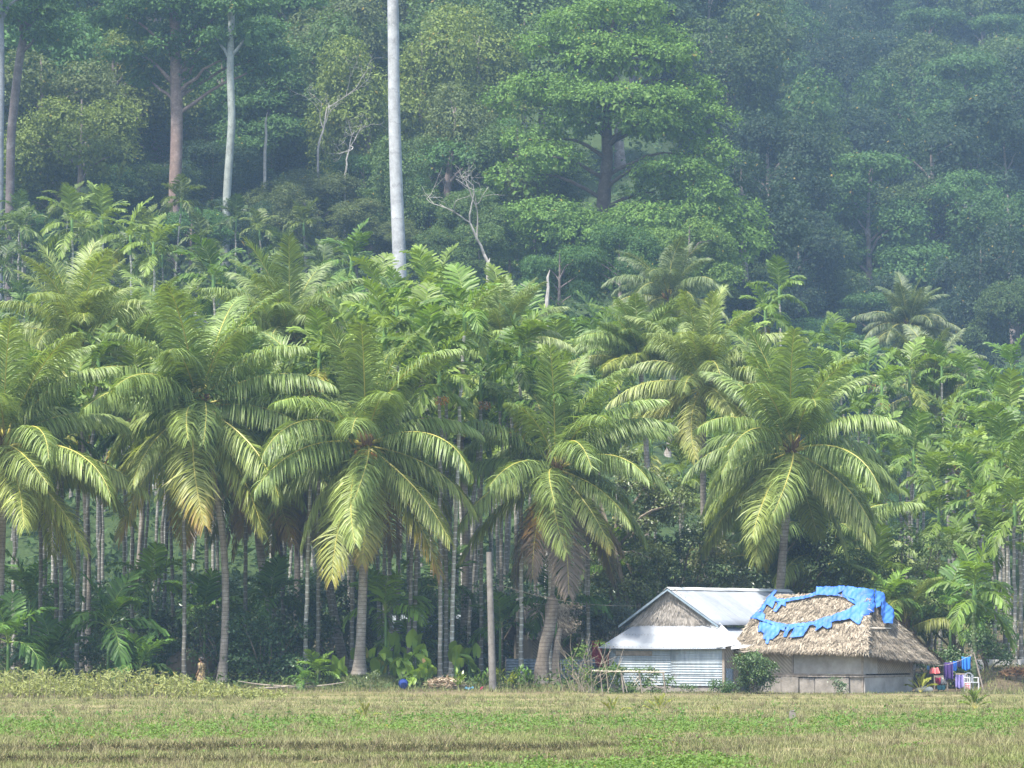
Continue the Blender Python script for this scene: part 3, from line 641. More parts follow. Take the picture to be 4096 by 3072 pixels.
for (D, X0, X1, dX, h0, h1) in [(352, -120, 560, 62, 15, 20), (385, -120, 620, 66, 19, 25), (425, -120, 700, 66, 19, 26), (470, -40, 1170, 68, 20, 26), (525, 560, 1170, 62, 20, 27), (585, 600, 1170, 54, 20, 27), (505, 780, 1150, 48, 19, 25), (555, 780, 1150, 50, 19, 25), (640, 600, 1170, 60, 22, 27), (430, 690, 1080, 70, 18, 24), (395, 760, 1080, 74, 14, 19)]:
    X = X0 + gr.uniform(0, dX)
    while X < X1:
        c_ = X / 1024
        st = gr.choice(['tier', 'round', 'round', 'oval']) if X < 290 else gr.choice(['vine', 'vine', 'round', 'tier']) if X < 520 else gr.choice(['oval', 'oval', 'round', 'tier', 'vine'])
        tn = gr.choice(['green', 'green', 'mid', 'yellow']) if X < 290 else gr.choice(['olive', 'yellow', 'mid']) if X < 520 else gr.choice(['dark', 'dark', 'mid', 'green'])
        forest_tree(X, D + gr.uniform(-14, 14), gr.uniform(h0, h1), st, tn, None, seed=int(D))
        X += dX * gr.uniform(0.75, 1.25)
for (D, X0, X1, dX, h0, h1) in [(312, -30, 520, 40, 5, 8), (328, -30, 560, 38, 7, 11), (345, -30, 560, 44, 9, 13), (290, 330, 560, 40, 4, 7), (365, 700, 1150, 44, 7, 11), (340, 690, 1150, 42, 5, 8), (318, 700, 1150, 40, 4, 6.5)]:
    X = X0 + gr.uniform(0, dX)
    while X < X1:
        forest_tree(X, D + gr.uniform(-7, 7), gr.uniform(h0, h1), gr.choice(['oval', 'round', 'vine', 'oval']), gr.choice(['green', 'mid', 'dark', 'olive']) if X < 560 else gr.choice(['dark', 'green', 'mid']), None, seed=int(D) + 3, wide=1.35)
        X += dX * gr.uniform(0.7, 1.3)
# the big layered tree, laid out tier by tier
D0 = 318.0; B0 = G(606, D0); B0[2] -= 0.5; S0 = D0 / FPX
def z2(x, y): return (1350 + x / 1.58) / 4, y / 1.58 / 4
pads = []; g = np.random.default_rng(77)
for (x, y, rx, rz, dy) in [
        (1780, 165, 360, 50, 0), (1480, 205, 230, 55, -1), (2040, 235, 230, 55, -1), (1720, 270, 300, 45, -3), (1330, 300, 180, 55, 0), (2150, 350, 190, 55, 0), (1560, 400, 260, 60, -3), (1900, 430, 280, 60, -2), (2230, 520, 200, 65, 1),
        (1280, 520, 260, 65, -1), (1120, 650, 190, 70, 0), (1500, 600, 220, 60, -4), (2080, 640, 240, 70, -2), (1780, 730, 420, 60, -4), (1480, 790, 230, 60, -3), (2080, 820, 300, 60, -2), (1930, 880, 240, 55, -5), (2330, 800, 200, 70, 0),
        (1250, 880, 220, 70, 0), (1300, 1060, 250, 60, -2), (1120, 1180, 200, 80, -1), (2130, 1060, 300, 70, -2), (2400, 1050, 220, 70, 0), (2020, 1230, 240, 60, -2), (2270, 1260, 320, 80, -2),
        (1500, 1430, 300, 60, -3), (1930, 1440, 300, 60, -4), (1330, 1420, 300, 80, -3), (2220, 1440, 330, 80, -3), (2520, 1400, 240, 90, -1), (1500, 1540, 320, 80, -5), (1820, 1580, 330, 80, -6), (1180, 1560, 230, 90, -2), (2150, 1620, 330, 80, -4), (2480, 1620, 260, 90, -2), (1650, 1720, 380, 90, -6), (2050, 1790, 420, 90, -6)]:
    p = P(*z2(x, y), D0) - B0; k = 1 / 6.32 * S0
    pads.append((p[0] + g.normal() * .4, dy * 0.9 + g.normal() * 1.4, p[2] + g.normal() * .5, rx * k * g.uniform(.75, 1.05), rx * k * 0.9, rz * k * g.uniform(1.15, 1.8)))
mb = MB(); pad_leaves(mb, pads, 0.30, 0.62, g, 0.2, clump=16, droop=0.3)
t = thing('layered_tree', 'big bright green layered tree with a dark trunk, standing out on the hillside', 'tree', B0)
obj('crown', mb.build('layered_crown', M['leaf']), t, color=(0.105, 0.19, 0.034, 0))
mb = MB(); s = np.linspace(0, 1, 12)
tp = np.array([P(z2(x, 0)[0], z2(0, y)[1], D0) - B0 for x, y in [(1640, 2000), (1665, 1700), (1680, 1300), (1690, 1150), (1705, 1000), (1700, 800), (1725, 600), (1720, 450), (1725, 300), (1735, 180), (1740, 130)]]); tp[0][2] = -0.5
add_tube(mb, tp, [1.0, .75, .62, .56, .5, .44, .38, .3, .22, .14, .08], 10, wob=.05)
for q, pd in enumerate(pads):
    zz = pd[2] - 0.10 * abs(pd[0] - tp[5][0]) - 1.0; k = np.interp(zz, tp[:, 2], np.arange(len(tp)))
    limb(mb, [np.interp(k, np.arange(len(tp)), tp[:, c_]) for c_ in range(3)], pd[:3], .2, .05, g)
obj('trunk', mb.build('layered_trunk', M['bark'], True), t, color=(0.55, 0.52, 0.5))
# bare columns of the tall trees whose crowns leave the frame
def tall_trunk(name, X, D, pts, w, label, m, col=(1, 1, 1), crown=None, htop=None):
    """pts: rows of (X, Y) from the foot up; w: widths in pixels at foot and top"""
    B = G(pts[0][0], D); 
    q = np.array([P(x, y, D) - B for x, y in pts]); q[0][2] = min(q[0][2], -0.3); k = D / FPX
    t = thing(name, label, 'tree', B)
    s = np.linspace(0, 1, len(q)); ss = np.linspace(0, 1, 26)
    pp = np.stack([np.interp(ss, s, q[:, c_]) for c_ in range(3)], -1); r = np.linspace(w[0], w[1], 26) * k * .5; r[0] *= 1.25
    mb = MB(); add_tube(mb, pp, r, 14, wob=.012, seed=int(X))
    if crown:
        gg = np.random.default_rng(int(X)); pads = []
        for (cx, cy, rx, rz) in crown:
            p = P(cx, cy, D) - B; pads.append((p[0], gg.normal() * 2.0, p[2], rx * k, rx * k * .9, rz * k)); zz = max(pp[8][2], p[2] - 0.35 * abs(p[0] - pp[-1][0]) - 1.5)
            kk = np.interp(zz, pp[:, 2], np.arange(26)); limb(mb, [np.interp(kk, np.arange(26), pp[:, c_]) for c_ in range(3)], pads[-1][:3], .18, .05, gg)
        mc = MB(); pad_leaves(mc, pads, .34, .8, gg, .3, droop=.3)
        obj('crown', mc.build('tall_crown', M['leaf']), t, color=PAL['green'] + (0,))
    obj('trunk', mb.build('tall_trunk', m, True), t, color=col)
tall_trunk('emergent_tree', 398, 268, [(398, 330), (400, 272), (396, 180), (394, 100), (393, 0), (392, -150), (391, -210)], (14.5, 9.5), 'tall pale bare trunk rising out of the top of the photo', M['pale_bark'], (0.76, 0.78, 0.81),
           crown=[(391, -215, 45, 12), (350, -190, 40, 12), (430, -190, 40, 12), (391, -170, 35, 10)])
tall_trunk('emergent_tree', 173, 322, [(173, 255), (174, 218), (177, 130), (176, 80), (176, 45), (174, 0), (172, -60)], (13.5, 10), 'thick brown trunk with its leafy top at the upper left', M['bark'], (1.15, 1.0, 0.95),
           crown=[(150, 28, 30, 7), (185, 36, 28, 6), (130, 55, 28, 7), (196, 60, 14, 8), (215, 20, 32, 8), (250, 30, 30, 7), (268, 48, 26, 6), (165, 8, 40, 8), (235, 3, 40, 8), (120, 15, 35, 8), (150, 62, 22, 8), (196, 78, 12, 9), (168, 48, 20, 8), (140, 75, 18, 8), (240, 55, 26, 8), (262, 66, 22, 8), (220, 45, 24, 8), (205, -5, 45, 9), (172, -40, 60, 10), (110, -25, 45, 9), (250, -30, 50, 9)])
tall_trunk('emergent_tree', 225, 317, [(225, 235), (227, 190), (232, 120), (230, 70), (231, 36), (232, 0), (232, -50)], (8.5, 6.0), 'thin pale grey trunk right of the thick brown trunk', M['pale_bark'], (0.55, 0.6, 0.56), crown=[(232, 28, 24, 8), (214, 36, 18, 7), (250, 34, 18, 7), (232, 5, 30, 8)])
tall_trunk('emergent_tree', 0, 300, [(0, 190), (0, 140), (1, 90), (1, 40), (0, 0), (-2, -60)], (8, 6), 'pale trunk cut by the left edge at upper left', M['pale_bark'], (0.42, 0.44, 0.48), crown=[(0, -30, 45, 10), (-20, 10, 30, 8), (35, -10, 30, 8)])
tall_trunk('emergent_tree', 9, 306, [(9, 190), (11, 135), (15, 95), (20, 55), (26, 28), (34, 0), (38, -40)], (9, 8), 'dark leaning trunk beside the pale trunk at upper left', M['bark'], (0.7, 0.7, 0.75), crown=[(20, 18, 26, 9), (48, 10, 26, 9), (40, 35, 20, 8), (60, -10, 34, 9), (10, -25, 34, 9), (58, 30, 16, 10)])
tall_trunk('emergent_tree', 448, 330, [(448, 330), (447, 290), (446, 230), (448, 180), (452, 150)], (12, 6), 'dark creeper grown trunk behind the pale dead tree', M['bark'], (0.8, 0.75, 0.75), crown=[(452, 150, 26, 8), (430, 165, 22, 8), (476, 160, 22, 8)])
tall_trunk('emergent_tree', 966, 415, [(966, 330), (966, 280), (965, 230), (966, 190)], (5, 4), 'faint pale trunk in the shadowed valley at right', M['pale_bark'], (0.6, 0.6, 0.62), crown=[(966, 180, 26, 9), (945, 195, 22, 8), (985, 195, 22, 8)])
# dead trees
def dead_tree(X, Y, D, h, label, seed, az=0.0, col=(1, 1, 1), lean=0.2, fan=0.6, r=0.16, depth=4):
    g = np.random.default_rng(seed); mb = MB(); B = P(X, Y, D); gz_ = float(H(B[0], B[1])); drop = max(0.0, B[2] - gz_)
    def grow(p, d, L, r, lv):
        n = 6; pts = [p]; dd = np.array(d, float)
        for q in range(n):
            dd = norm(dd + 0.16 * g.normal(size=3) + np.array([0, 0, .05])); pts.append(pts[-1] + dd * L / n)
        add_tube(mb, pts, np.linspace(r, r * .55, n + 1), 5 if lv < 3 else 4)
        if lv < depth:
            for q in range(3 if lv < 2 else 2):
                k = g.integers(3, n + 1); e = norm(dd + fan * g.normal(size=3) * np.array([1, .7, .8]) + np.array([0, 0, .15]))
                grow(pts[k], e, L * g.uniform(.55, .8), r * .52, lv + 1)
    if drop: add_tube(mb, [(0, 0, -drop - .3), (0, 0, 0)], [r * 1.2, r], 6)
    grow(np.zeros(3), (lean, 0, 1), h * .42, r, 0)
    t = tag(obj('dead_tree', mb.build('dead_tree', M['dead_wood']), None, B, color=col), label, 'tree')
dead_tree(488, 262, 285, 9.5, 'pale leafless dead tree beside the foot of the tall pale trunk', 4, lean=-.55, fan=.75, r=.13)
dead_tree(318, 150, 330, 9.5, 'grey leafless tree with fine spreading twigs left of the tall pale trunk', 9, lean=.25, fan=.95, r=.10, depth=5)
dead_tree(345, 175, 326, 6.5, 'low grey leafless tree below the fine twigged dead tree', 15, lean=.5, fan=1.0, r=.09, depth=5)
dead_tree(355, 60, 372, 5, 'short dead snag among creepers right of the upper brown trunk', 21, lean=0, fan=.3, r=.2, depth=1)
for (X, Y0, Y1, D, lab) in [(421, 32, 12, 368, 'pale broken snag above the creepers, left of two'), (437, 28, 4, 370, 'pale broken snag above the creepers, right of two'), (265, 152, 112, 325, 'pale broken trunk among leaves left of the grey dead trees'), (487, 302, 258, 262, 'thick pale dead stump above the central areca crowns'), (547, 300, 270, 262, 'thin pale dead stump right of the thick one')]:
    a, b2 = P(X, Y0, D), P(X + 2, Y1, D); gz_ = float(H(a[0], a[1])); mb = MB()
    hh = b2[2] - a[2]; add_tube(mb, [(0, 0, gz_ - a[2] - .3), (0, 0, 0), (.1, 0, hh * .4), (.05, 0, hh * .75), (.2, 0, hh)], [.16, .14, .11, .09, .03], 6, wob=.12, seed=int(X))
    tag(obj('tree_snag', mb.build('tree_snag', M['dead_wood']), None, a), lab, 'tree')

# undergrowth on the slope (no one could count it)
mb = MB(); g = np.random.default_rng(31)
k = 15000; yy = g.uniform(190, 560, k); aa = g.uniform(-640, 640, k); xx = aa / FPX * yy
hh = 0.4 + 3.2 * g.random(k) ** 2 * (nz(xx, yy, 6, 2) > -.2)
cc = np.stack([xx, yy, H(xx, yy) + hh], -1); idx = np.repeat(np.arange(k), 5)
leaves_on(mb, cc[idx] + g.normal(size=(len(idx), 3)) * np.array([.5, .5, .3]), norm(g.normal(size=(len(idx), 3)) + np.array([0, -.6, .5])), .6, g, .3)
tag(obj('undergrowth', mb.build('undergrowth', M['leaf']), color=(0.05, 0.09, 0.028, 0)), 'low leafy undergrowth covering the hillside between the trees', 'undergrowth', kind='stuff')

# ------------------------------------------------------------------ nearer broadleaf trees and bushes
def bush(name, label, X, D, pads, leaf=.13, cov=.8, col=(0.06, 0.11, 0.03), cat='bush', seed=0, m='leaf_gloss', stem=.05, zoff=0.0, under=.3, stems=4, droop=.25):
    """pads in metres relative to the foot of the plant"""
    B = G(X, D); B[2] += zoff; g = np.random.default_rng(seed + int(X)); t = thing(name, label, cat, B)
    mb = MB(); pad_leaves(mb, pads, leaf, cov, g, under, droop=droop); obj('crown', mb.build('bush_crown', M[m]), t, color=col + (0,))
    mb = MB()
    for q in range(min(stems, len(pads))):
        limb(mb, (g.normal() * .12, g.normal() * .12, -.15), pads[q][:3], stem, stem * .35, g, 5)
    for pd in pads[stems:]:
        limb(mb, (pads[0][0] * .4, 0, pads[0][2] * .5), pd[:3], stem * .6, stem * .25, g, 5)
    obj('trunk', mb.build('bush_stem', M['twig']), t)
    return t
def lobes(n, w, h, z0, r, seed, dy=None):
    g = np.random.default_rng(seed); out = []
    for q in range(n):
        rr = r * g.uniform(.7, 1.25); out.append((g.uniform(-w, w), g.uniform(-1, 1) * (dy if dy else w * .6), z0 + h * g.random(), rr, rr, rr * .75))
    return out
def column(prof, r, seed):   # lobes following a silhouette: rows of (x, z, halfwidth)
    g = np.random.default_rng(seed); out = []
    for (x, z, w) in prof:
        for q in range(max(1, int(w / r * 1.6))):
            rr = r * g.uniform(.75, 1.25); out.append((x + g.uniform(-w, w), g.uniform(-.8, .8) * max(w, .6), z + g.normal() * .3, rr, rr, rr * .75))
    return out
bush('broadleaf_tree', 'pale small leaved tree left of the tin roof, tops catching the light', 640, 168, column([(-2.6, 11.6, .6), (-2.2, 10.9, 1.0), (-1.2, 10.0, 1.3), (-.4, 9.0, 1.6), (.2, 8.0, 1.7), (.2, 7.0, 1.6), (-.4, 6.0, 1.6), (-.6, 5.0, 1.8), (-.8, 4.0, 1.6)], .75, 3), .15, .95, (0.13, 0.165, 0.055), 'tree', 1, stem=.14)
bush('broadleaf_tree', 'dark small leaved tree directly behind the tin roof gable', 668, 170, column([(0, 3.6, 2.2), (.4, 4.8, 2.4), (0, 6.0, 1.6), (.5, 7.0, 1.0)], .75, 5), .16, .9, (0.065, 0.105, 0.035), 'tree', 2, stem=.1)
bush('broadleaf_tree', 'yellowish leaved tree behind the middle of the tin roof ridge', 712, 171, column([(0, 3.8, 1.6), (-.3, 5.0, 1.2), (.3, 6.0, .9)], .6, 6), .15, .75, (0.13, 0.14, 0.045), 'tree', 3, stem=.08)
bush('broadleaf_tree', 'feathery light green tree above the right end of the thatched roof', 885, 168, column([(0, 3.0, 2.4), (.5, 4.2, 2.4), (.2, 5.3, 1.8), (1.2, 6.2, 1.0)], .75, 7), .14, .75, (0.10, 0.15, 0.045), 'tree', 4, m='leaf', stem=.09)
bush('broadleaf_tree', 'feathery pale tree right of the blue tarpaulin, reaching the areca fronds', 940, 170, column([(0, 2.4, 1.8), (0, 3.6, 2.2), (-.3, 4.8, 1.8), (.3, 6.0, 1.2)], .7, 8), .14, .7, (0.115, 0.155, 0.05), 'tree', 5, m='leaf', stem=.09)
bush('broadleaf_tree', 'dark leafy tree in the shade left of the feathery trees behind the ridge', 790, 176, column([(0, 3.0, 3.0), (0, 4.5, 2.6), (0, 6.0, 1.8)], .85, 9), .18, .8, (0.055, 0.09, 0.03), 'tree', 6, stem=.1)
bush('bush', 'round dark green bush between the tin wall and the woven wall', 752, 153.4, lobes(12, .62, 1.05, .35, .38, 4), .10, .85, (0.075, 0.125, 0.035), seed=3, stem=.035)
bush('bush', 'shaded leafy bush right of the bent coconut trunk', 262, 159, lobes(16, 1.6, 2.3, .6, .6, 11), .15, .8, (0.055, 0.11, 0.035), seed=5)
bush('bush', 'sparse tall leafy bush just behind the standing person', 212, 161, lobes(12, 1.1, 2.5, .8, .5, 12), .16, .6, (0.075, 0.13, 0.035), seed=6)
bush('bush', 'low shaded bush between left areca trunks', 120, 164, lobes(12, 2.2, 1.2, .4, .6, 13), .16, .7, (0.05, 0.10, 0.03), seed=7)
bush('bush', 'low dark bush at the foot of the far left areca trunks', 30, 163, lobes(10, 1.8, .9, .3, .5, 14), .16, .7, (0.05, 0.095, 0.03), seed=8)
bush('bush', 'dark bush in the grove left of the whitish areca trunk', 290, 166, lobes(12, 1.5, 2.0, .5, .6, 15), .16, .7, (0.045, 0.09, 0.03), seed=9)
bush('bush', 'glossy pale flecked bush beside the left edge of the tin roof', 606, 163, lobes(10, .9, 1.2, 2.2, .5, 16), .14, .8, (0.10, 0.125, 0.07), seed=10, stem=.06)
bush('bush', 'green bush under the washing line pole', 990, 163, lobes(10, .7, 1.7, .3, .45, 17), .12, .7, (0.07, 0.125, 0.035), seed=11)
bush('bush', 'bush behind the washing line', 945, 164, lobes(10, 1.2, 1.2, .4, .5, 18), .13, .7, (0.06, 0.11, 0.03), seed=12)
bush('bush', 'low bush against the stone base of the thatched house', 836, 152.6, lobes(5, .35, .45, .12, .2, 19), .08, .7, (0.085, 0.135, 0.055), seed=13, stem=.015)
bush('bush', 'tiny weed bush at the foot of the tin wall', 692, 155, lobes(4, .4, .2, .08, .16, 20), .07, .7, (0.09, 0.15, 0.04), seed=14, stem=.012)
bush('bush', 'green weed bush at the right foot of the tin wall', 722, 154, lobes(6, .45, .3, .1, .22, 21), .08, .8, (0.075, 0.14, 0.035), seed=15, stem=.012)
bush('bush', 'small weed in front of the grassy mound', 372, 152, lobes(4, .15, .6, .15, .18, 22), .09, .6, (0.11, 0.15, 0.05), seed=16, stem=.012)
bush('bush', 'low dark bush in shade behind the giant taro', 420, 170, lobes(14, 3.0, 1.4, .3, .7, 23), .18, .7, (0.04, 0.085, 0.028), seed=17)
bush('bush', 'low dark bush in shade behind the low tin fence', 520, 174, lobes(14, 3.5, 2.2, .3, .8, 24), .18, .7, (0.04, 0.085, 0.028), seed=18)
for q, X in enumerate(range(-10, 640, 22)):  # bushes added as a dark backdrop, standing in for the grove's shade
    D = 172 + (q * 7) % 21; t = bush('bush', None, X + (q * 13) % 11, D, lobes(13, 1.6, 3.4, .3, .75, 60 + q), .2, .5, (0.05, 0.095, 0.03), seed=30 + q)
    later(t, 'dark bush added to darken the deep grove', G(X, D) + np.array([0, 0, 2.0]))
# bare twiggy shrub left of the tin house
mb = MB(); g = np.random.default_rng(8); B = G(588, 152.5)
for q in range(34):
    a = g.uniform(-1, 1); L = g.uniform(1.0, 2.6); p0 = np.array([g.normal() * .35, g.normal() * .2, -.05]); d = norm(np.array([a * .9, g.normal() * .3, 1.2]))
    pts = [p0]
    for w_ in range(5): d = norm(d + .15 * g.normal(size=3)); pts.append(pts[-1] + d * L / 5)
    add_tube(mb, pts, np.linspace(.014, .005, 6), 4)
    for w_ in range(2):
        e = norm(d + .8 * g.normal(size=3)); add_tube(mb, [pts[3], pts[3] + e * L * .3], [.007, .004], 3)
t = thing('shrub', 'half bare twiggy shrub left of the tin roofed house', 'shrub', B)
obj('twigs', mb.build('twigs', simple('pale_twig', [(0.3, (0.20, 0.16, 0.11)), (0.7, (0.38, 0.32, 0.24))], 4, .9)), t)
mb = MB(); pad_leaves(mb, lobes(9, .8, 1.9, .4, .22, 33), .1, .5, g, .4); obj('leaves', mb.build('leaves', M['leaf']), t, color=(0.12, 0.19, 0.04, 0))

# ------------------------------------------------------------------ house materials
def metal(name, a, b_, rough=.5, streak=6.0, metal_=.25, rust=0.0):
    m, nt, b = mat(name)
    tc = N(nt, 'ShaderNodeTexCoord'); mp = N(nt, 'ShaderNodeMapping'); mp.inputs['Scale'].default_value = (1, 1, .25); nt.links.new(tc.outputs['Object'], mp.inputs[0])
    n1 = noise(nt, streak, 4, .65, vec=mp.outputs[0]); n2 = noise(nt, 1.1, 4, .6)
    oi = N(nt, 'ShaderNodeObjectInfo')
    f = math_(nt, 'ADD', math_(nt, 'MULTIPLY', n1, .5), math_(nt, 'MULTIPLY', n2, .5))
    c = ramp(nt, f, [(.34, a), (.62, b_)])
    if rust:
        c = mixc(nt, math_(nt, 'MULTIPLY', math_(nt, 'SUBTRACT', noise(nt, 2.3, 5, .7), .60), 5 * rust, clamp=True), c, (0.22, 0.13, 0.07))
    c = mixc(nt, 1.0, c, oi.outputs['Color'], 'MULTIPLY')
    nt.links.new(c, b.inputs['Base Color']); b.inputs['Metallic'].default_value = metal_; b.inputs['Roughness'].default_value = rough
    return m
M['tin_roof'] = metal('weathered_tin_roof', (0.215, 0.235, 0.265), (0.285, 0.30, 0.325), .6, 5, .1, .25)
M['tin_wall'] = metal('weathered_tin_wall', (0.20, 0.24, 0.265), (0.36, 0.40, 0.425), .6, 7, .15, .9)
M['white_sheet'] = metal('white_painted_sheet', (0.42, 0.42, 0.41), (0.52, 0.52, 0.51), .7, 4, 0.0, .3)
M['thatch'] = simple('dry_thatch', [(0.2, (0.09, 0.073, 0.055)), (0.5, (0.235, 0.195, 0.145)), (0.8, (0.41, 0.355, 0.275))], 2.2, .95, usev=.65, spec=.1)
M['thatch_grey'] = simple('grey_thatch', [(0.2, (0.15, 0.135, 0.12)), (0.5, (0.27, 0.245, 0.22)), (0.8, (0.40, 0.365, 0.33))], 2.2, .95, usev=.65, spec=.1)
M['thatch_base'] = simple('thatch_underlayer', [(0.3, (0.10, 0.08, 0.055)), (0.7, (0.20, 0.155, 0.105))], 5, 1, bmp=.6)
M['timber'] = simple('weathered_timber', [(0.3, (0.17, 0.14, 0.11)), (0.7, (0.34, 0.29, 0.24))], 5, .9, bmp=.4)
M['pale_timber'] = simple('pale_bamboo_pole', [(0.3, (0.36, 0.31, 0.24)), (0.7, (0.55, 0.49, 0.40))], 5, .85)
M['plaster'] = simple('grey_plaster_board', [(0.25, (0.21, 0.19, 0.165)), (0.6, (0.36, 0.335, 0.30)), (0.8, (0.42, 0.395, 0.355))], 1.3, .95, bmp=.2)
M['stone'] = simple('foundation_stone', [(0.25, (0.14, 0.125, 0.105)), (0.6, (0.25, 0.225, 0.195)), (0.85, (0.33, 0.30, 0.265))], 2.6, .95, bmp=.6, dist=.03)
M['concrete'] = simple('concrete', [(0.25, (0.27, 0.265, 0.25)), (0.7, (0.45, 0.44, 0.42))], 3, .95, bmp=.4)
def weave(name, a, b_, s=16.0):
    m, nt, b = mat(name)
    tc = N(nt, 'ShaderNodeTexCoord'); sp = N(nt, 'ShaderNodeSeparateXYZ'); nt.links.new(tc.outputs['Object'], sp.inputs[0])
    u = math_(nt, 'ADD', sp.outputs[0], sp.outputs[1])
    d1 = math_(nt, 'SINE', math_(nt, 'MULTIPLY', math_(nt, 'ADD', u, math_(nt, 'MULTIPLY', sp.outputs[2], 1.1)), s * 2.2))
    q = math_(nt, 'SINE', math_(nt, 'MULTIPLY', sp.outputs[2], s * 6)); q2 = math_(nt, 'SINE', math_(nt, 'MULTIPLY', u, s * 6))
    f = math_(nt, 'ADD', math_(nt, 'MULTIPLY_ADD', d1, .20, .5), math_(nt, 'MULTIPLY', math_(nt, 'MULTIPLY', q, q2), .12))
    f = math_(nt, 'ADD', f, math_(nt, 'MULTIPLY', math_(nt, 'SUBTRACT', noise(nt, 2, 4), .5), .7))
    nt.links.new(ramp(nt, f, [(.2, a), (.8, b_)]), b.inputs['Base Color']); b.inputs['Roughness'].default_value = .85
    bump(nt, b, f, .5, .01); return m
M['weave'] = weave('woven_bamboo', (0.20, 0.165, 0.12), (0.40, 0.34, 0.26))
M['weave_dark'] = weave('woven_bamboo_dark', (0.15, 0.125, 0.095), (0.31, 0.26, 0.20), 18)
PHI = math.radians(35)

def corr_sheet(name, mesh_name, p0, ex, ey, m, parent, along='y', pitch=.09, amp=.014, color=(1, 1, 1), warp=.01, seed=0):
    """corrugated sheet: ridges run along ey ('y') or along ex ('x')"""
    L = np.linalg.norm(ex if along == 'y' else ey); nn = int(L / pitch * 6) + 1; nw = 6; ph = seed * .7
    def f(u, w):
        c_ = (u if along == 'y' else w) * L / pitch * 2 * np.pi
        return amp * np.sin(c_) + warp * np.sin(3 * u + ph) * np.cos(2.4 * w + ph)
    mb = MB(); add_sheet(mb, p0, ex, ey, nn if along == 'y' else nw, nw if along == 'y' else nn, f)
    o = obj(name, mb.build(mesh_name, m, True), parent, color=color)
    md = o.modifiers.new('thickness', 'SOLIDIFY'); md.thickness = .006
    return o
def box_part(name, lo, hi, m, parent, color=(1, 1, 1), jit=0, seed=0, rot=(0, 0, 0), loc=(0, 0, 0), bev=0.0):
    mb = MB(); add_box(mb, lo, hi, jit=jit, seed=seed); o = obj(name, mb.build(name, m), parent, loc, rot, color=color)
    if bev:
        bm = o.modifiers.new('edge', 'BEVEL'); bm.width = bev; bm.segments = 2
    return o
def thatch(mb, quad, n, ln, g, wid=.035, lift=.05, eave=0, dens_low=1.0, sag=0.0, m=0, jitdir=.22):
    """straw laid down the slope of quad (top-left, top-right, bottom-right, bottom-left)"""
    A, Bq, Cq, Dq = [np.asarray(p, float) for p in quad]
    k = n; u = g.random(k); w = g.random(k) ** dens_low
    if eave: u = np.concatenate([u, g.random(eave)]); w = np.concatenate([w, np.full(eave, .985) + .03 * g.random(eave)]); k = n + eave
    top = A + (Bq - A) * u[:, None]; bot = Dq + (Cq - Dq) * u[:, None]
    p = top + (bot - top) * w[:, None]; dn = norm(bot - top)
    nr = norm(np.cross(Bq - A, Dq - A)); nr = nr if nr[2] > 0 else -nr
    if abs(nr[2]) < .05: nr = nr if nr[1] < 0 else -nr
    side = norm(np.cross(dn, nr))
    p = p + nr * (.015 + .05 * g.random(k)[:, None] - sag * np.sin(np.pi * w)[:, None] + .05 * nz(p[:, 0] + p[:, 1] * .7, p[:, 2] * 2 + p[:, 1] * .5, .35, 3)[:, None])
    dirn = norm(dn + side * (jitdir * g.normal(size=k))[:, None]); L = (ln * g.uniform(.5, 1.2, k))[:, None]
    if eave: L[n:] *= g.uniform(.35, 1.0, (eave, 1)); dirn[n:] = norm(dirn[n:] + np.array([0, 0, -.8]) + .12 * g.normal(size=(eave, 3)))
    sd = norm(np.cross(dirn, nr)) * (wid * g.uniform(.5, 1.3, k) * .5)[:, None]
    q0 = p - dirn * L * .4; q1 = p + dirn * L * .2 + nr * lift * .5 * g.random(k)[:, None]; q2 = p + dirn * L * .6 + nr * (lift * g.uniform(-.3, 1, k))[:, None]
    V = np.stack([q0 - sd, q0 + sd, q1 + sd, q1 - sd, q2], 1).reshape(-1, 3); b0 = np.arange(k) * 5
    v = np.clip(.5 + .24 * g.normal(size=k), 0, 1)
    mb.add(V, np.stack([b0, b0 + 1, b0 + 2, b0 + 3], -1), m, v); mb.add(np.zeros((0, 3)), np.zeros((0, 3), int))if False else None
    mb.F.append((np.stack([b0 + 3, b0 + 2, b0 + 4], -1) + mb.n - len(V), np.full(k, m), v, np.zeros(k)))
def slab(mb, quad, th=.12, m=0):
    q = np.asarray(quad, float); nr = norm(np.cross(q[1] - q[0], q[-1] - q[0])); nr = nr if nr[2] > 0 else -nr; k = len(q)
    V = np.concatenate([q, q - nr * th]); mb.add(V, np.arange(k), m); mb.add(np.zeros((0, 3)), np.zeros((0, k), int)) if False else None
    mb.F.append((np.arange(k, 2 * k)[None, ::-1] + mb.n - 2 * k, np.full(1, m), np.full(1, .5), np.zeros(1)))
    s = np.array([[i, (i + 1) % k, k + (i + 1) % k, k + i] for i in range(k)]) + mb.n - 2 * k
    mb.F.append((s, np.full(k, m), np.full(k, .5), np.zeros(k)))

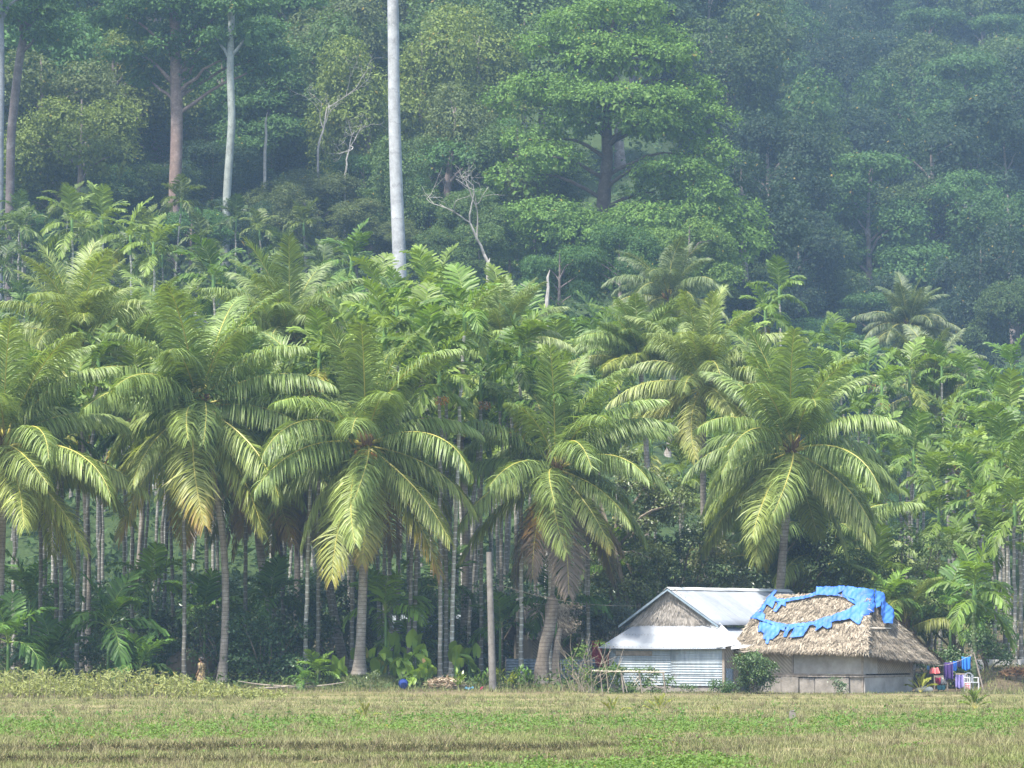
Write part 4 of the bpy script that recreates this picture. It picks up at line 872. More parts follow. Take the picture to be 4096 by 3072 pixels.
# ------------------------------------------------------------------ tin roofed house
O1 = G(724, 156.3); O1[2] = 0.0
th = thing('tin_house', 'low house with a pale tin roof, grey thatched gable and tin sheet walls', 'house', O1, -PHI)
g = np.random.default_rng(5)
AP, EL, ER, YB, LR = (-3.1, 4.37), (-5.58, 2.80), (-0.58, 2.80), 0.50, 10.0      # apex, eaves (x, z), barge y, ridge length
nsh = 12; wsh = LR / nsh
for q in range(nsh):
    y0 = YB + q * wsh; dz = .004 * (q % 2)
    corr_sheet('roof_sheet', 'roof_sheet', (AP[0], y0, AP[1] + dz), (0, wsh + .06, 0), (ER[0] - AP[0], 0, ER[1] - AP[1]), M['tin_roof'], th, 'y', .085, .011, (g.uniform(.84, 1.06),) * 3, seed=q)
    corr_sheet('roof_sheet', 'roof_sheet', (AP[0], y0, AP[1] + dz), (0, wsh + .06, 0), (EL[0] - AP[0], 0, EL[1] - AP[1]), M['tin_roof'], th, 'y', .085, .011, (g.uniform(.84, 1.06),) * 3, seed=q + 20)
mb = MB()
for sx, pt in ((1, ER), (-1, EL)):
    d = norm(np.array([pt[0] - AP[0], 0, pt[1] - AP[1]])); a0 = np.array([AP[0], YB - .05, AP[1] + .035])
    add_sheet(mb, a0, (0, LR + .1, 0), d * .24, 40, 3, lambda u, w: .008 * np.sin(u * 21))
o = obj('ridge_cap', mb.build('ridge_cap', M['white_sheet'], True), th, color=(1, 1, 1)); o.modifiers.new('t', 'SOLIDIFY').thickness = .008
for pt in (ER, EL):   # barge strips under the roof edge
    d = np.array([pt[0] - AP[0], 0, pt[1] - AP[1]]); mb = MB()
    add_sheet(mb, (AP[0], YB - .012, AP[1] - .02), d, (0, 0, -.09), 12, 2); o = obj('barge_strip', mb.build('barge_strip', M['tin_wall']), th, color=(.75, .85, .95)); o.modifiers.new('t', 'SOLIDIFY').thickness = .012
# gable thatch
gt = [(-5.15, .86, 2.95), (-1.05, .86, 2.95), (AP[0], .86, 4.16)]
mb = MB(); slab(mb, [gt[0], gt[1], gt[2]], .05, 1)
for q in range(7):
    f0, f1 = q / 7, (q + 1) / 7; hw = 2.05 * (1 - f0) + .05; z0 = 2.75 + 1.28 * f0
    thatch(mb, [(AP[0] - hw * .84, .82, z0 + .34), (AP[0] + hw * .84, .82, z0 + .34), (AP[0] + hw, .80, z0), (AP[0] - hw, .80, z0)], int(380 * hw) + 60, .42, g, .035, .05, m=0, jitdir=.12)
obj('gable_thatch', mb.build('gable_thatch', [M['thatch_grey'], M['thatch_base']]), th)['kind'] = 'stuff'
# skirt roof: front, right and left
zt, ze = 2.86, 1.83; TX0, TX1, TY = -4.88, -1.15, .84; EX0, EX1, EY = -6.12, .26, -.32
cols = 8
for q in range(cols):
    f0, f1 = q / cols, (q + 1) / cols
    a, b2 = TX0 + (TX1 - TX0) * f0, TX0 + (TX1 - TX0) * f1; c_, d = EX0 + (EX1 - EX0) * f0, EX0 + (EX1 - EX0) * f1
    nn = 64; u = np.linspace(0, 1.03, nn); w = np.linspace(0, 1, 5); uu, ww = np.meshgrid(u, w, indexing='ij')
    xx = (a + (b2 - a) * uu) * (1 - ww) + (c_ + (d - c_) * uu) * ww; yy = TY + (EY - TY) * ww
    zz = zt + (ze - zt) * ww + .011 * np.sin((c_ + (d - c_) * uu) / .085 * 6.283) * (.4 + .6 * ww) + .003 * (q % 2) - .03 * np.sin(np.pi * (f0 + (f1 - f0) * uu)) * ww
    i, j = np.meshgrid(np.arange(nn - 1), np.arange(4), indexing='ij'); mb = MB()
    mb.add(np.stack([xx, yy, zz], -1).reshape(-1, 3), np.stack([i * 5 + j, i * 5 + j + 1, (i + 1) * 5 + j + 1, (i + 1) * 5 + j], -1).reshape(-1, 4))
    o = obj('skirt_sheet', mb.build('skirt_sheet', M['tin_roof'], True), th, color=(g.uniform(1.12, 1.22),) * 3); o.modifiers.new('t', 'SOLIDIFY').thickness = .006
    mn = MB()
    for fw_ in (.45, .93):
        for k_ in range(4):
            u_ = (k_ + .5) / 4; X_ = (a + (b2 - a) * u_) * (1 - fw_) + (c_ + (d - c_) * u_) * fw_; add_ball(mn, (X_, TY + (EY - TY) * fw_, zt + (ze - zt) * fw_ + .012 - .03 * math.sin(math.pi * (f0 + (f1 - f0) * u_)) * fw_), .020, ns=6, nr=4)
    obj('nails', mn.build('nails', M['timber']), o)
nsk = 9
for q in range(nsk):
    y0 = TY - .2 + q * (9.2 / nsk)
    corr_sheet('skirt_sheet', 'side_skirt_sheet', (-.75, y0, 2.70 + .003 * (q % 2)), (0, 9.2 / nsk + .05, 0), (1.05, .0, -.82), M['tin_roof'], th, 'y', .085, .011, (1.05,) * 3, seed=q)
    corr_sheet('skirt_sheet', 'side_skirt_sheet', (-5.2, y0, 2.72 + .003 * (q % 2)), (0, 9.2 / nsk + .05, 0), (-.95, .0, -.85), M['tin_roof'], th, 'y', .085, .011, (1.0,) * 3, seed=q)
# bright flashing folded over the right hip, with a bent loose end
mb = MB()
pts = np.array([(-1.30, .86, 2.93), (-.70, .80, 2.90), (.10, .55, 2.36), (.62, .35, 2.02), (.30, -.10, 1.93), (.02, -.36, 1.885), (-.16, -.36, 1.885), (-.62, .30, 2.42)])
mb.add(np.concatenate([pts, [pts.mean(0) + np.array([0, 0, .06])]]), np.array([[i, (i + 1) % 8, 8] for i in range(8)]))
o = obj('hip_flashing', mb.build('hip_flashing', M['white_sheet']), th, color=(1.08,) * 3); o.modifiers.new('t', 'SOLIDIFY').thickness = .008
mb = MB(); pts = np.array([(.28, .1, 1.98), (1.0, .5, 1.97), (1.15, .62, 2.06), (.9, .2, 1.86), (.42, -.12, 1.80)]); mb.add(pts, np.array([[0, 1, 4], [1, 2, 3], [1, 3, 4]]))
o = obj('loose_sheet', mb.build('loose_sheet', M['white_sheet']), th, color=(1,) * 3); o.modifiers.new('t', 'SOLIDIFY').thickness = .008
# walls
WL = -5.72
for (x0, x1, z0, z1, along, colr, amp, y) in [(WL, -2.55, .28, .86, 'x', .95, .012, 0), (WL, -2.55, .82, 1.36, 'x', 1.0, .012, -.012), (WL, -2.55, 1.32, 2.02, 'x', .9, .012, -.004),
                                              (-2.62, 0, .26, .78, 'x', 1.05, .012, -.02), (-2.62, 0, .74, 1.24, 'x', 1.0, .012, -.03), (-2.60, 0.0, 1.20, 2.02, 'x', 1.02, .003, -.04)]:
    corr_sheet('wall_sheet', 'wall_sheet', (x0, y, z0), (x1 - x0, 0, 0), (0, 0, z1 - z0), M['tin_wall'], th, 'x', .105, amp, (colr, colr, colr), seed=int(z0 * 10))
box_part('vent_board', (-5.35, -.045, 1.52), (-3.55, -.022, 1.72), M['timber'], th, jit=.01)
box_part('foundation', (WL + .02, .03, -.3), (-.02, .25, .30), M['stone'], th, jit=.015)
box_part('corner_post', (-.06, -.06, -.2), (.05, .05, 2.1), M['timber'], th)
mb = MB(); add_sheet(mb, (.012, 0.05, .3), (0, 9.0, 0), (0, 0, 1.75), 12, 4, lambda u, w: .03 * np.sin(u * 17) * np.sin(w * 3))
o = obj('side_wall', mb.build('side_wall', M['weave']), th); o.modifiers.new('t', 'SOLIDIFY').thickness = .02
corr_sheet('door_sheet', 'door_sheet', (.05, .10, .25), (0, .55, 0), (0, 0, .75), M['tin_wall'], th, 'x', .1, .004, (.9, 1, 1.1))
box_part('side_sill', (-.1, .1, -.2), (.10, 9.0, .29), M['stone'], th, jit=.01)
mb = MB(); add_sheet(mb, (WL, .02, .25), (0, 9, 0), (0, 0, 1.8), 4, 2); o = obj('side_wall', mb.build('far_side_wall', M['weave_dark']), th); o.modifiers.new('t', 'SOLIDIFY').thickness = .02
mb = MB(); add_sheet(mb, (-5.2, 10.3, 0), (4.3, 0, 0), (0, 0, 2.9), 4, 2); o = obj('back_wall', mb.build('tin_back_wall', M['weave_dark']), th); o.modifiers.new('t', 'SOLIDIFY').thickness = .02
# rope of bamboo sagging at the corner
mb = MB(); s = np.linspace(0, 1, 9)[:, None]; add_tube(mb, np.concatenate([.4 + 1.0 * s, .3 - .4 * s, 1.74 - .22 * s + .25 * s * s], 1), .018, 5); obj('bamboo_pole', mb.build('bamboo_pole', M['pale_timber']), th)

# ------------------------------------------------------------------ thatched house
O2 = G(863, 154.0); O2[2] = 0.0
hh = thing('thatched_house', 'house with a shaggy thatched roof and woven bamboo walls', 'house', O2, -PHI)
RL, RR = np.array([-5.40, 1.75, 3.98]), np.array([-.80, 1.75, 4.02])
FL, FR, BR, BL = np.array([-5.85, -.48, 1.78]), np.array([.26, -.50, 1.68]), np.array([.85, 4.95, 1.24]), np.array([-5.85, 4.4, 1.66])
mb = MB()
slab(mb, [RL, RR, FR, FL], .14); slab(mb, [RR, BR, FR], .14); slab(mb, [RL, RR, BR, BL], .14); slab(mb, [RL, FL, BL], .14)
obj('roof_underlayer', mb.build('roof_underlayer', M['thatch_base']), hh)
g = np.random.default_rng(15); mb = MB()
for q in range(9):                       # overlapping courses, each a little proud of the one below
    f0, f1 = q / 9, (q + 1.15) / 9; f1 = min(f1, 1.0); lv = .03 * (q % 2)
    for (A, Bq, Cq, Dq, n) in ((RL, RR, FR, FL, 1500), (RR, RR + .001, BR, FR, 1150), (RL, RL + .001, FL, BL, 300), (RR, RL, BL, BR, 260)):
        A, Bq, Cq, Dq = [np.asarray(p, float) for p in (A, Bq, Cq, Dq)]
        k = n if n < 400 else int(n * (.5 + .6 * f0))
        thatch(mb, [A + (Dq - A) * f0, Bq + (Cq - Bq) * f0, Bq + (Cq - Bq) * f1, A + (Dq - A) * f1], k, .42, g, .045, .10, eave=0 if q < 8 else int(n * 1.3), jitdir=.35)
for (A, Bq, n_, wd) in ((RR, FR, 900, .22), (RR, BR, 500, .2), (RL, FL, 500, .2)):     # shaggy hips
    n1 = norm(np.cross(Bq - A, np.array([0, 0, 1.0]))); A1, A2 = A + n1 * .05, A - n1 * .05
    thatch(mb, [A1 + np.array([0, 0, .05]), A2 + np.array([0, 0, .05]), Bq - n1 * wd + np.array([0, 0, .05]), Bq + n1 * wd + np.array([0, 0, .05])], n_, .45, g, .045, .12, eave=60, jitdir=.6)
o = obj('thatch', mb.build('thatch', M['thatch']), hh); o['kind'] = 'stuff'
mb = MB(); s = np.linspace(0, 1, 18)[:, None]
add_tube(mb, np.concatenate([RL[0] - .1 + (RR[0] - RL[0] + .2) * s, RL[1] + 0 * s, RL[2] + .04 * s + .03 * np.sin(s * 19)], 1), .10, 7, wob=.2, seed=3)
obj('ridge_roll', mb.build('ridge_roll', M['thatch']), hh)
# walls: front along x, right along y
def wall_panel(name, p0, ex, z0, z1, m, nrm_off=0.0):
    mb = MB(); add_sheet(mb, np.array(p0, float) + np.array([0, 0, z0]), ex, (0, 0, z1 - z0), 14, 6, lambda u, w: .012 * np.sin(u * 7 + z0) * np.cos(w * 3))
    o = obj(name, mb.build(name, m), hh); o.modifiers.new('t', 'SOLIDIFY').thickness = .025; return o
wall_panel('woven_panel', (-5.3, 0, 0), (1.95, 0, 0), .80, 2.1, M['weave']); wall_panel('woven_panel', (-3.34, .004, 0), (.02, 0, 0), .8, 2.1, M['weave'])
wall_panel('plaster_panel', (-3.32, -.02, 0), (3.3, 0, 0), .80, 2.1, M['plaster'])
wall_panel('plaster_panel', (.012, 0, 0), (0, 1.15, 0), .80, 2.0, M['plaster'])
wall_panel('woven_panel', (.02, 1.16, 0), (0, 2.7, 0), .80, 1.9, M['weave_dark'])
mb = MB(); add_sheet(mb, (-5.3, 0, .1), (0, 4.2, 0), (0, 0, 2), 3, 2); add_sheet(mb, (-5.3, 4.2, .1), (5.3, 0, 0), (0, 0, 1.9), 3, 2); add_sheet(mb, (.0, 3.87, .1), (0, .33, 0), (0, 0, 1.7), 3, 2)
o = obj('back_wall', mb.build('thatch_back_wall', M['weave_dark']), hh); o.modifiers.new('t', 'SOLIDIFY').thickness = .02
x = -5.36
for q, wd in enumerate((.95, .55, .85, .75, .95, .7, .62)):
    box_part('foundation_stone', (x + .012, -.06 - .02 * (q % 3), -.25), (x + wd - .012, .2, .66 - .012 * (q % 2)), M['stone'], hh, jit=.012, seed=q, bev=.02); x += wd
box_part('foundation_core', (-5.34, .05, -.25), (-.05, .3, .64), M['thatch_base'], hh)
box_part('plinth', (-.02, .0, -.3), (.075, 3.95, .64), M['plaster'], hh, jit=.012, seed=9)
box_part('sill_beam', (-5.42, -.115, .67), (-2.6, .1, .735), M['timber'], hh, jit=.008, seed=1)
box_part('sill_beam', (-5.40, -.10, .742), (.06, .1, .80), M['timber'], hh, jit=.008, seed=2)
box_part('sill_beam', (-2.58, -.11, .67), (.10, .1, .735), M['timber'], hh, jit=.01, seed=3)
box_part('sill_beam', (-.05, .0, .66), (.10, 3.95, .74), M['timber'], hh, jit=.008, seed=4)
for (x, y) in ((-.02, -.01), (-3.33, -.03), (-5.3, -.03), (.03, 3.9)):
    box_part('wall_post', (x - .035, y - .035, -.2), (x + .035, y + .035, 2.0), M['timber'], hh, jit=.006, seed=int(x * 10))

# ------------------------------------------------------------------ torn blue tarpaulin over the thatch
Mw = Matrix.Translation(Vector(O2)) @ Matrix.Rotation(-PHI, 4, 'Z')
def loc2w(p): return np.array(Mw @ Vector(p))
wRL, wRR, wFR, wFL, wBR = [loc2w(p) for p in (RL, RR, FR, FL, BR)]
def plane(a, b_, c_):
    n_ = norm(np.cross(b_ - a, c_ - a)); n_ = n_ if n_[2] > 0 else -n_; return a, n_
PF, PR = plane(wRL, wRR, wFR), plane(wRR, wFR, wBR)
def on_roof(X, Y, only=None):
    d = ray(X, Y); o_ = np.array([0, 0, CAMH]); best = None
    for (a, n_) in ((PF, PR) if only is None else (only,)):
        tt = (a - o_) @ n_ / (d @ n_); p = o_ + d * tt
        if best is None or tt > best[0]: best = (tt, p, n_)     # convex roof seen from outside: the farther hit is the face
    return best[1], best[2]
def z3(x, y): return (2950 + x / 2.212) / 4, (2300 + y / 2.212) / 4
Mi = Mw.inverted(); c4 = [np.array(Mi @ Vector(on_roof(*z3(x, y), PR)[0] + PR[1] * .16)) for x, y in ((1138, 474), (1336, 482), (1336, 492), (1140, 488))]
mb = MB(); slab(mb, c4, .02); obj('roof_board', mb.build('roof_board', M['pale_timber']), hh)
TARP = [
    [(345, 158), (290, 215), (240, 290), (125, 412), (245, 432), (258, 375), (238, 360), (262, 310), (275, 290), (325, 322), (345, 265), (372, 240), (330, 210), (362, 165)],
    [(362, 252), (442, 258), (440, 302), (405, 290), (360, 357), (335, 350), (375, 290)],
    [(352, 240), (440, 238), (610, 212), (705, 182), (705, 208), (620, 236), (450, 264), (360, 266)],
    [(716, 132), (965, 128), (988, 150), (950, 168), (900, 195), (940, 208), (1062, 262), (1072, 300), (935, 212), (700, 210)],
    [(985, 132), (1172, 150), (1182, 260), (1172, 352), (1140, 357), (1100, 462), (1085, 467), (1010, 418), (940, 432), (850, 442), (688, 470), (698, 440), (800, 403), (930, 362), (1068, 292), (1052, 252), (940, 205), (952, 168)],
    [(1168, 150), (1230, 186), (1278, 270), (1347, 388), (1312, 467), (1255, 452), (1214, 370), (1226, 250), (1206, 312), (1180, 320)],
    [(128, 408), (245, 416), (330, 446), (470, 470), (690, 446), (705, 470), (480, 498), (440, 494), (320, 470), (238, 436)],
    [(215, 446), (310, 462), (442, 486), (430, 522), (395, 516), (375, 560), (330, 602), (300, 600), (287, 642), (264, 636), (270, 600), (243, 596), (255, 555), (225, 532), (194, 532)],
    [(468, 482), (668, 458), (640, 502), (600, 577), (480, 587), (500, 545), (526, 500), (470, 530), (450, 577), (418, 577), (430, 535)],
    [(668, 462), (852, 446), (852, 487), (815, 512), (770, 487), (740, 517), (704, 522), (715, 490)]]
def inside(px, py, poly):
    r = np.zeros(px.shape, bool); n_ = len(poly)
    for i in range(n_):
        (x0, y0), (x1, y1) = poly[i], poly[(i + 1) % n_]
        c_ = ((y0 > py) != (y1 > py)) & (px < (x1 - x0) * (py - y0) / (y1 - y0 + 1e-9) + x0); r ^= c_
    return r
mb = MB(); g = np.random.default_rng(3); st = 3.4
for q, poly in enumerate(TARP):
    a = np.array(poly, float); X0, Y0 = a.min(0) - st; X1, Y1 = a.max(0) + st
    gx, gy = np.meshgrid(np.arange(X0, X1, st), np.arange(Y0, Y1, st), indexing='ij')
    jx, jy = gx + g.normal(size=gx.shape) * st * .18, gy + g.normal(size=gx.shape) * st * .18
    cx, cy_ = gx[:-1, :-1] + st / 2, gy[:-1, :-1] + st / 2
    rag = 1.6 * nz(cx, cy_, 7, q); keep = inside(cx + rag, cy_ + rag * .6, poly)
    V = np.zeros(gx.shape + (3,))
    for i in range(gx.shape[0]):
        for j in range(gx.shape[1]):
            p, n_ = on_roof(*z3(jx[i, j], jy[i, j]), PR if q == 5 else None)
            fold = .045 * float(nz(jx[i, j] + .5 * jy[i, j], jy[i, j] * .5, 34, q)) + .007 * float(nz(jx[i, j] * .6, jy[i, j], 16, q + 3))
            if q == 5: fold = fold + .06 * math.sin(jx[i, j] * .055 + .012 * jy[i, j]) + .10
            V[i, j] = p + n_ * (.20 + .004 * q + fold)
    ii, jj = np.nonzero(keep); m_ = gx.shape[1]
    if len(ii): mb.add(V.reshape(-1, 3), np.stack([ii * m_ + jj, ii * m_ + jj + 1, (ii + 1) * m_ + jj + 1, (ii + 1) * m_ + jj], -1), 0, .5)
bm_, nt, b = mat('blue_tarpaulin'); f = noise(nt, 1.5, 4)
nt.links.new(ramp(nt, math_(nt, 'ADD', math_(nt, 'MULTIPLY', f, .8), math_(nt, 'MULTIPLY', noise(nt, 7, 4, .7), .2)), [(.36, (0.018, 0.085, 0.38)), (.5, (0.03, 0.13, 0.50)), (.62, (0.05, 0.17, 0.52)), (.78, (0.16, 0.28, 0.55))]), b.inputs['Base Color']); b.inputs['Roughness'].default_value = .6
o = tag(obj('tarpaulin', mb.build('tarpaulin', bm_, True)), 'torn bright blue tarpaulin draped over the thatched roof', 'tarpaulin')
o.modifiers.new('t', 'SOLIDIFY').thickness = .006

# ------------------------------------------------------------------ plant rack in front of the tin wall
def zr(x, y): return (2380 + x / 3.072) / 4, (2300 + y / 3.072) / 4
DR = 153.6; R0 = G(640, DR); R0[2] = 0
t = thing('plant_rack', 'rough wooden rack with lattice and climbing plants before the tin wall', 'rack', R0)
def rp(x, y, dy=0.0): return P(*zr(x, y), DR + dy) - R0 + np.array([0, 0, 0])
def pole(name, a, b_, r, m, parent, ns=6):
    mb = MB(); s = np.linspace(0, 1, 5)[:, None]; pts = np.asarray(a) + (np.asarray(b_) - np.asarray(a)) * s; add_tube(mb, pts, np.linspace(r, r * .85, 5), ns, wob=.08, seed=len(bpy.data.meshes) % 50)
    return obj(name, mb.build(name, m), parent)
def foot(p): q = np.array(p); q[2] = float(H(R0[0] + q[0], R0[1] + q[1])) - .05; return q
pole('beam', rp(-40, 1180), rp(860, 1195), .035, M['pale_timber'], t); pole('beam', rp(-30, 1175, .7), rp(850, 1185, .7), .03, M['pale_timber'], t)
for (x, y, dy) in ((320, 1200, 0), (545, 1205, 0), (835, 1195, 0), (330, 1200, .7), (840, 1190, .7), (60, 1185, .7)):
    a = rp(x, y, dy); pole('post', foot(a + np.array([.12, 0, 0])), a, .035, M['timber'], t)
for (x0, y0, x1, y1) in ((430, 1215, 545, 1385), (450, 1350, 540, 1240), (480, 1215, 560, 1300), (470, 1370, 555, 1280), (640, 1255, 800, 1335), (660, 1310, 775, 1375), (335, 1215, 395, 1440)):
    pole('lattice_stick', rp(x0, y0, .05), rp(x1, y1, .05), .014, M['pale_timber'], t, 5)
for q in range(9): pole('shelf_stick', rp(30 + q * 95, 1182, -.02), rp(20 + q * 95, 1178, .74), .018, M['pale_timber'], t, 5)
pole('lattice_stick', rp(715, 1185), rp(745, 1105), .012, M['pale_timber'], t, 5)
mb = MB(); g = np.random.default_rng(2)
pads = [tuple(rp(x, y, .3)) + (r, .3, rz) for x, y, r, rz in ((120, 1165, .22, .08), (250, 1160, .25, .08), (380, 1165, .25, .08), (520, 1172, .2, .06), (640, 1175, .22, .08), (730, 1215, .2, .12), (620, 1290, .22, .25), (660, 1360, .25, .22), (440, 1330, .12, .35), (900, 1330, .25, .3), (430, 1430, .12, .12), (720, 1420, .25, .1), (180, 1225, .15, .08))]
pad_leaves(mb, pads, .085, .75, g, .4); obj('climbing_plant', mb.build('climbing_plant', M['leaf']), t, color=(0.085, 0.15, 0.035, 0))

# ------------------------------------------------------------------ washing and things right of the thatched house
def zq(x, y): return (3500 + x / 2.765) / 4, (2250 + y / 2.765) / 4
DQ = 158.0
def cloth_mat(name, c, c2=None): return simple(name, [(0.3, c), (0.7, c2 or tuple(min(1, x * 1.3) for x in c))], 4, .9)
def hang(name, label, x0, x1, y0, y1, m, D=DQ, flare=1.0, cat='laundry'):
    a, b2, c_ = P(*zq(x0, y0), D), P(*zq(x1, y0), D), P(*zq(x0, y1), D); w = b2[0] - a[0]; h = a[2] - c_[2]; g = np.random.default_rng(int(x0))
    nu, nv = 15, 12; u, v = np.meshgrid(np.linspace(0, 1, nu), np.linspace(0, 1, nv), indexing='ij'); ph = g.uniform(0, 6)
    xx = (u - .5) * w * (1 + (flare - 1) * v); yy = (.02 + .06 * v) * np.sin(u * 17 + ph) + .03 * np.sin(u * 7 + ph); zz = -h * v * (1 + .05 * np.sin(u * 9 + ph)) - .03 * np.sin(np.pi * u)
    i, j = np.meshgrid(np.arange(nu - 1), np.arange(nv - 1), indexing='ij'); mb = MB()
    mb.add(np.stack([xx, yy, zz], -1).reshape(-1, 3), np.stack([i * nv + j, i * nv + j + 1, (i + 1) * nv + j + 1, (i + 1) * nv + j], -1).reshape(-1, 4))
    o = tag(obj(name, mb.build(name, m, True), None, (a + b2) / 2), label, cat, 'washing hung out to dry'); o.modifiers.new('t', 'SOLIDIFY').thickness = .008
    return o
hang('hanging_cloth', 'dark purple cloth hanging on the line at the thatch edge', 760, 862, 1100, 1290, cloth_mat('purple_cloth', (0.055, 0.03, 0.13)))
hang('hanging_cloth', 'small bright blue cloth beside the purple cloth', 864, 906, 1088, 1195, cloth_mat('blue_cloth', (0.02, 0.11, 0.40)))
hang('hanging_cloth', 'dark navy cloth between the two blue cloths', 908, 958, 1078, 1150, cloth_mat('navy_cloth', (0.03, 0.035, 0.12)), flare=1.15)
hang('hanging_cloth', 'long blue cloth nearest the washing line pole', 958, 1058, 1040, 1185, cloth_mat('sky_blue_cloth', (0.03, 0.16, 0.48)))
hang('hanging_dress', 'small coral pink frilled dress hanging under the thatch', 622, 698, 1160, 1225, cloth_mat('pink_cloth', (0.65, 0.17, 0.17)), D=157, flare=1.6)
hang('hanging_cloth', 'small pale blue cloth left of the pink dress', 572, 602, 1135, 1180, cloth_mat('pale_blue_cloth', (0.22, 0.38, 0.62)), D=157)
mb = MB(); a, b2 = P(*zq(560, 1130), 157), P(*zq(1095, 1000), DQ + .1); s = np.linspace(0, 1, 14)[:, None]
pts = a + (b2 - a) * s; pts[:, 2] -= .22 * np.sin(np.pi * s[:, 0]); c0 = pts[0].copy(); add_tube(mb, pts - c0, .006, 4)
t = tag(obj('washing_line', mb.build('washing_line', M['pale_timber']), None, c0), 'thin washing line from the thatch to the leaning pole', 'line')
a = G(zq(1200, 0)[0], DQ); b2 = P(*zq(1092, 992), DQ); mb = MB(); s = np.linspace(0, 1, 7)[:, None]
add_tube(mb, (b2 - a) * s + np.array([0, 0, -.1]) * (1 - s), np.linspace(.035, .028, 7), 7, wob=.06); tag(obj('line_pole', mb.build('line_pole', M['timber']), None, a), 'thin leaning wooden pole holding the washing line', 'pole')
def seat(name, label, X, D, wd, dp, hs, hb, m, rz=0.0, arms=False):
    B = G(X, D); t = thing(name, label, 'chair', B, rz)
    for sx in (-1, 1):
        for sy in (-1, 1): box_part('leg', (sx * wd / 2 - .02, sy * dp / 2 - .02, -.03), (sx * wd / 2 + .02, sy * dp / 2 + .02, hs if sy < 0 else hb), m, t)
    box_part('seat', (-wd / 2, -dp / 2, hs - .02), (wd / 2, dp / 2, hs + .02), m, t)
    if not arms: box_part('backrest', (-wd / 2 + .02, dp / 2 - .03, hs + .2), (wd / 2 - .02, dp / 2 + .012, hb), m, t)
    else:
        mb = MB(); s = np.linspace(0, np.pi, 11); add_tube(mb, np.stack([-wd / 2 * np.cos(s), np.full(11, dp / 2), hs + .08 + (hb - hs) * np.sin(s) ** .6], -1), .03, 6); obj('backrest', mb.build('backrest', m), t)
        for q in range(4): box_part('back_slat', (-.16 + q * .1, dp / 2 - .01, hs), (-.12 + q * .1, dp / 2 + .01, hb - .03), m, t)
        for sx in (-1, 1): box_part('arm', (sx * wd / 2 - .025, -dp / 2, hs + .19), (sx * wd / 2 + .025, dp / 2, hs + .22), m, t); box_part('arm_post', (sx * wd / 2 - .02, -dp / 2, hs), (sx * wd / 2 + .02, -dp / 2 + .04, hs + .19), m, t)
    return t
whitep = simple('white_plastic', [(0.3, (0.5, 0.5, 0.5)), (0.7, (0.64, 0.64, 0.64))], 3, .45)
seat('wooden_chair', 'wooden chair hung with maroon and grey cloths beside the thatched house', zq(725, 0)[0], 158.5, .42, .4, .36, .66, M['timber'], .3)
seat('wooden_stool', 'wooden seat under a lavender cloth', zq(950, 0)[0], 158.5, .46, .42, .48, .74, M['timber'], -.2)
seat('plastic_chair', 'white plastic armchair at the right of the washing', zq(1062, 0)[0], 158.0, .44, .42, .36, .68, whitep, .5, True)
def drape(name, label, x0, x1, y0, y1, m, D): return hang(name, label, x0, x1, y0, y1, m, D, cat='laundry')
drape('draped_cloth', 'maroon cloth over the wooden chair back', 668, 732, 1268, 1345, cloth_mat('maroon_cloth', (0.30, 0.03, 0.08)), 158.15)
drape('draped_cloth', 'grey white towel over the wooden chair', 728, 792, 1268, 1340, cloth_mat('grey_cloth', (0.45, 0.43, 0.42)), 158.1)
drape('draped_cloth', 'teal cloth hanging below the maroon cloth', 690, 775, 1352, 1405, cloth_mat('teal_cloth', (0.08, 0.22, 0.24)), 158.12)
drape('draped_cloth', 'lavender cloth draped over the wooden seat', 886, 990, 1238, 1385, cloth_mat('lavender_cloth', (0.20, 0.17, 0.38)), 158.1)
sm, nt, b = mat('striped_cloth'); tc = N(nt, 'ShaderNodeTexCoord'); sp = N(nt, 'ShaderNodeSeparateXYZ'); nt.links.new(tc.outputs['Object'], sp.inputs[0])
nt.links.new(mixc(nt, math_(nt, 'LESS_THAN', math_(nt, 'FRACT', math_(nt, 'MULTIPLY', sp.outputs[2], 14)), .5), (0.72, 0.70, 0.70), (0.55, 0.06, 0.10)), b.inputs['Base Color'])
drape('draped_cloth', 'red and white striped cloth hanging from the white chair', 1000, 1052, 1325, 1410, sm, 157.55)
for (x, y, r, lab) in ((560, 1402, .24, 'cream sack lying right of the palm seedling'), (500, 1400, .19, 'white sack lying behind the palm seedling')):
    B = G(zq(x, 0)[0], 157.2); mb = MB(); add_ball(mb, (0, 0, r * .45), (r * 1.3, r, r * .62), ns=12, nr=8, nzs=.06, seed=int(x))
    tag(obj('sack', mb.build('sack', cloth_mat('sack_' + str(x), (0.55, 0.52, 0.44)), True), None, B), lab, 'sack')
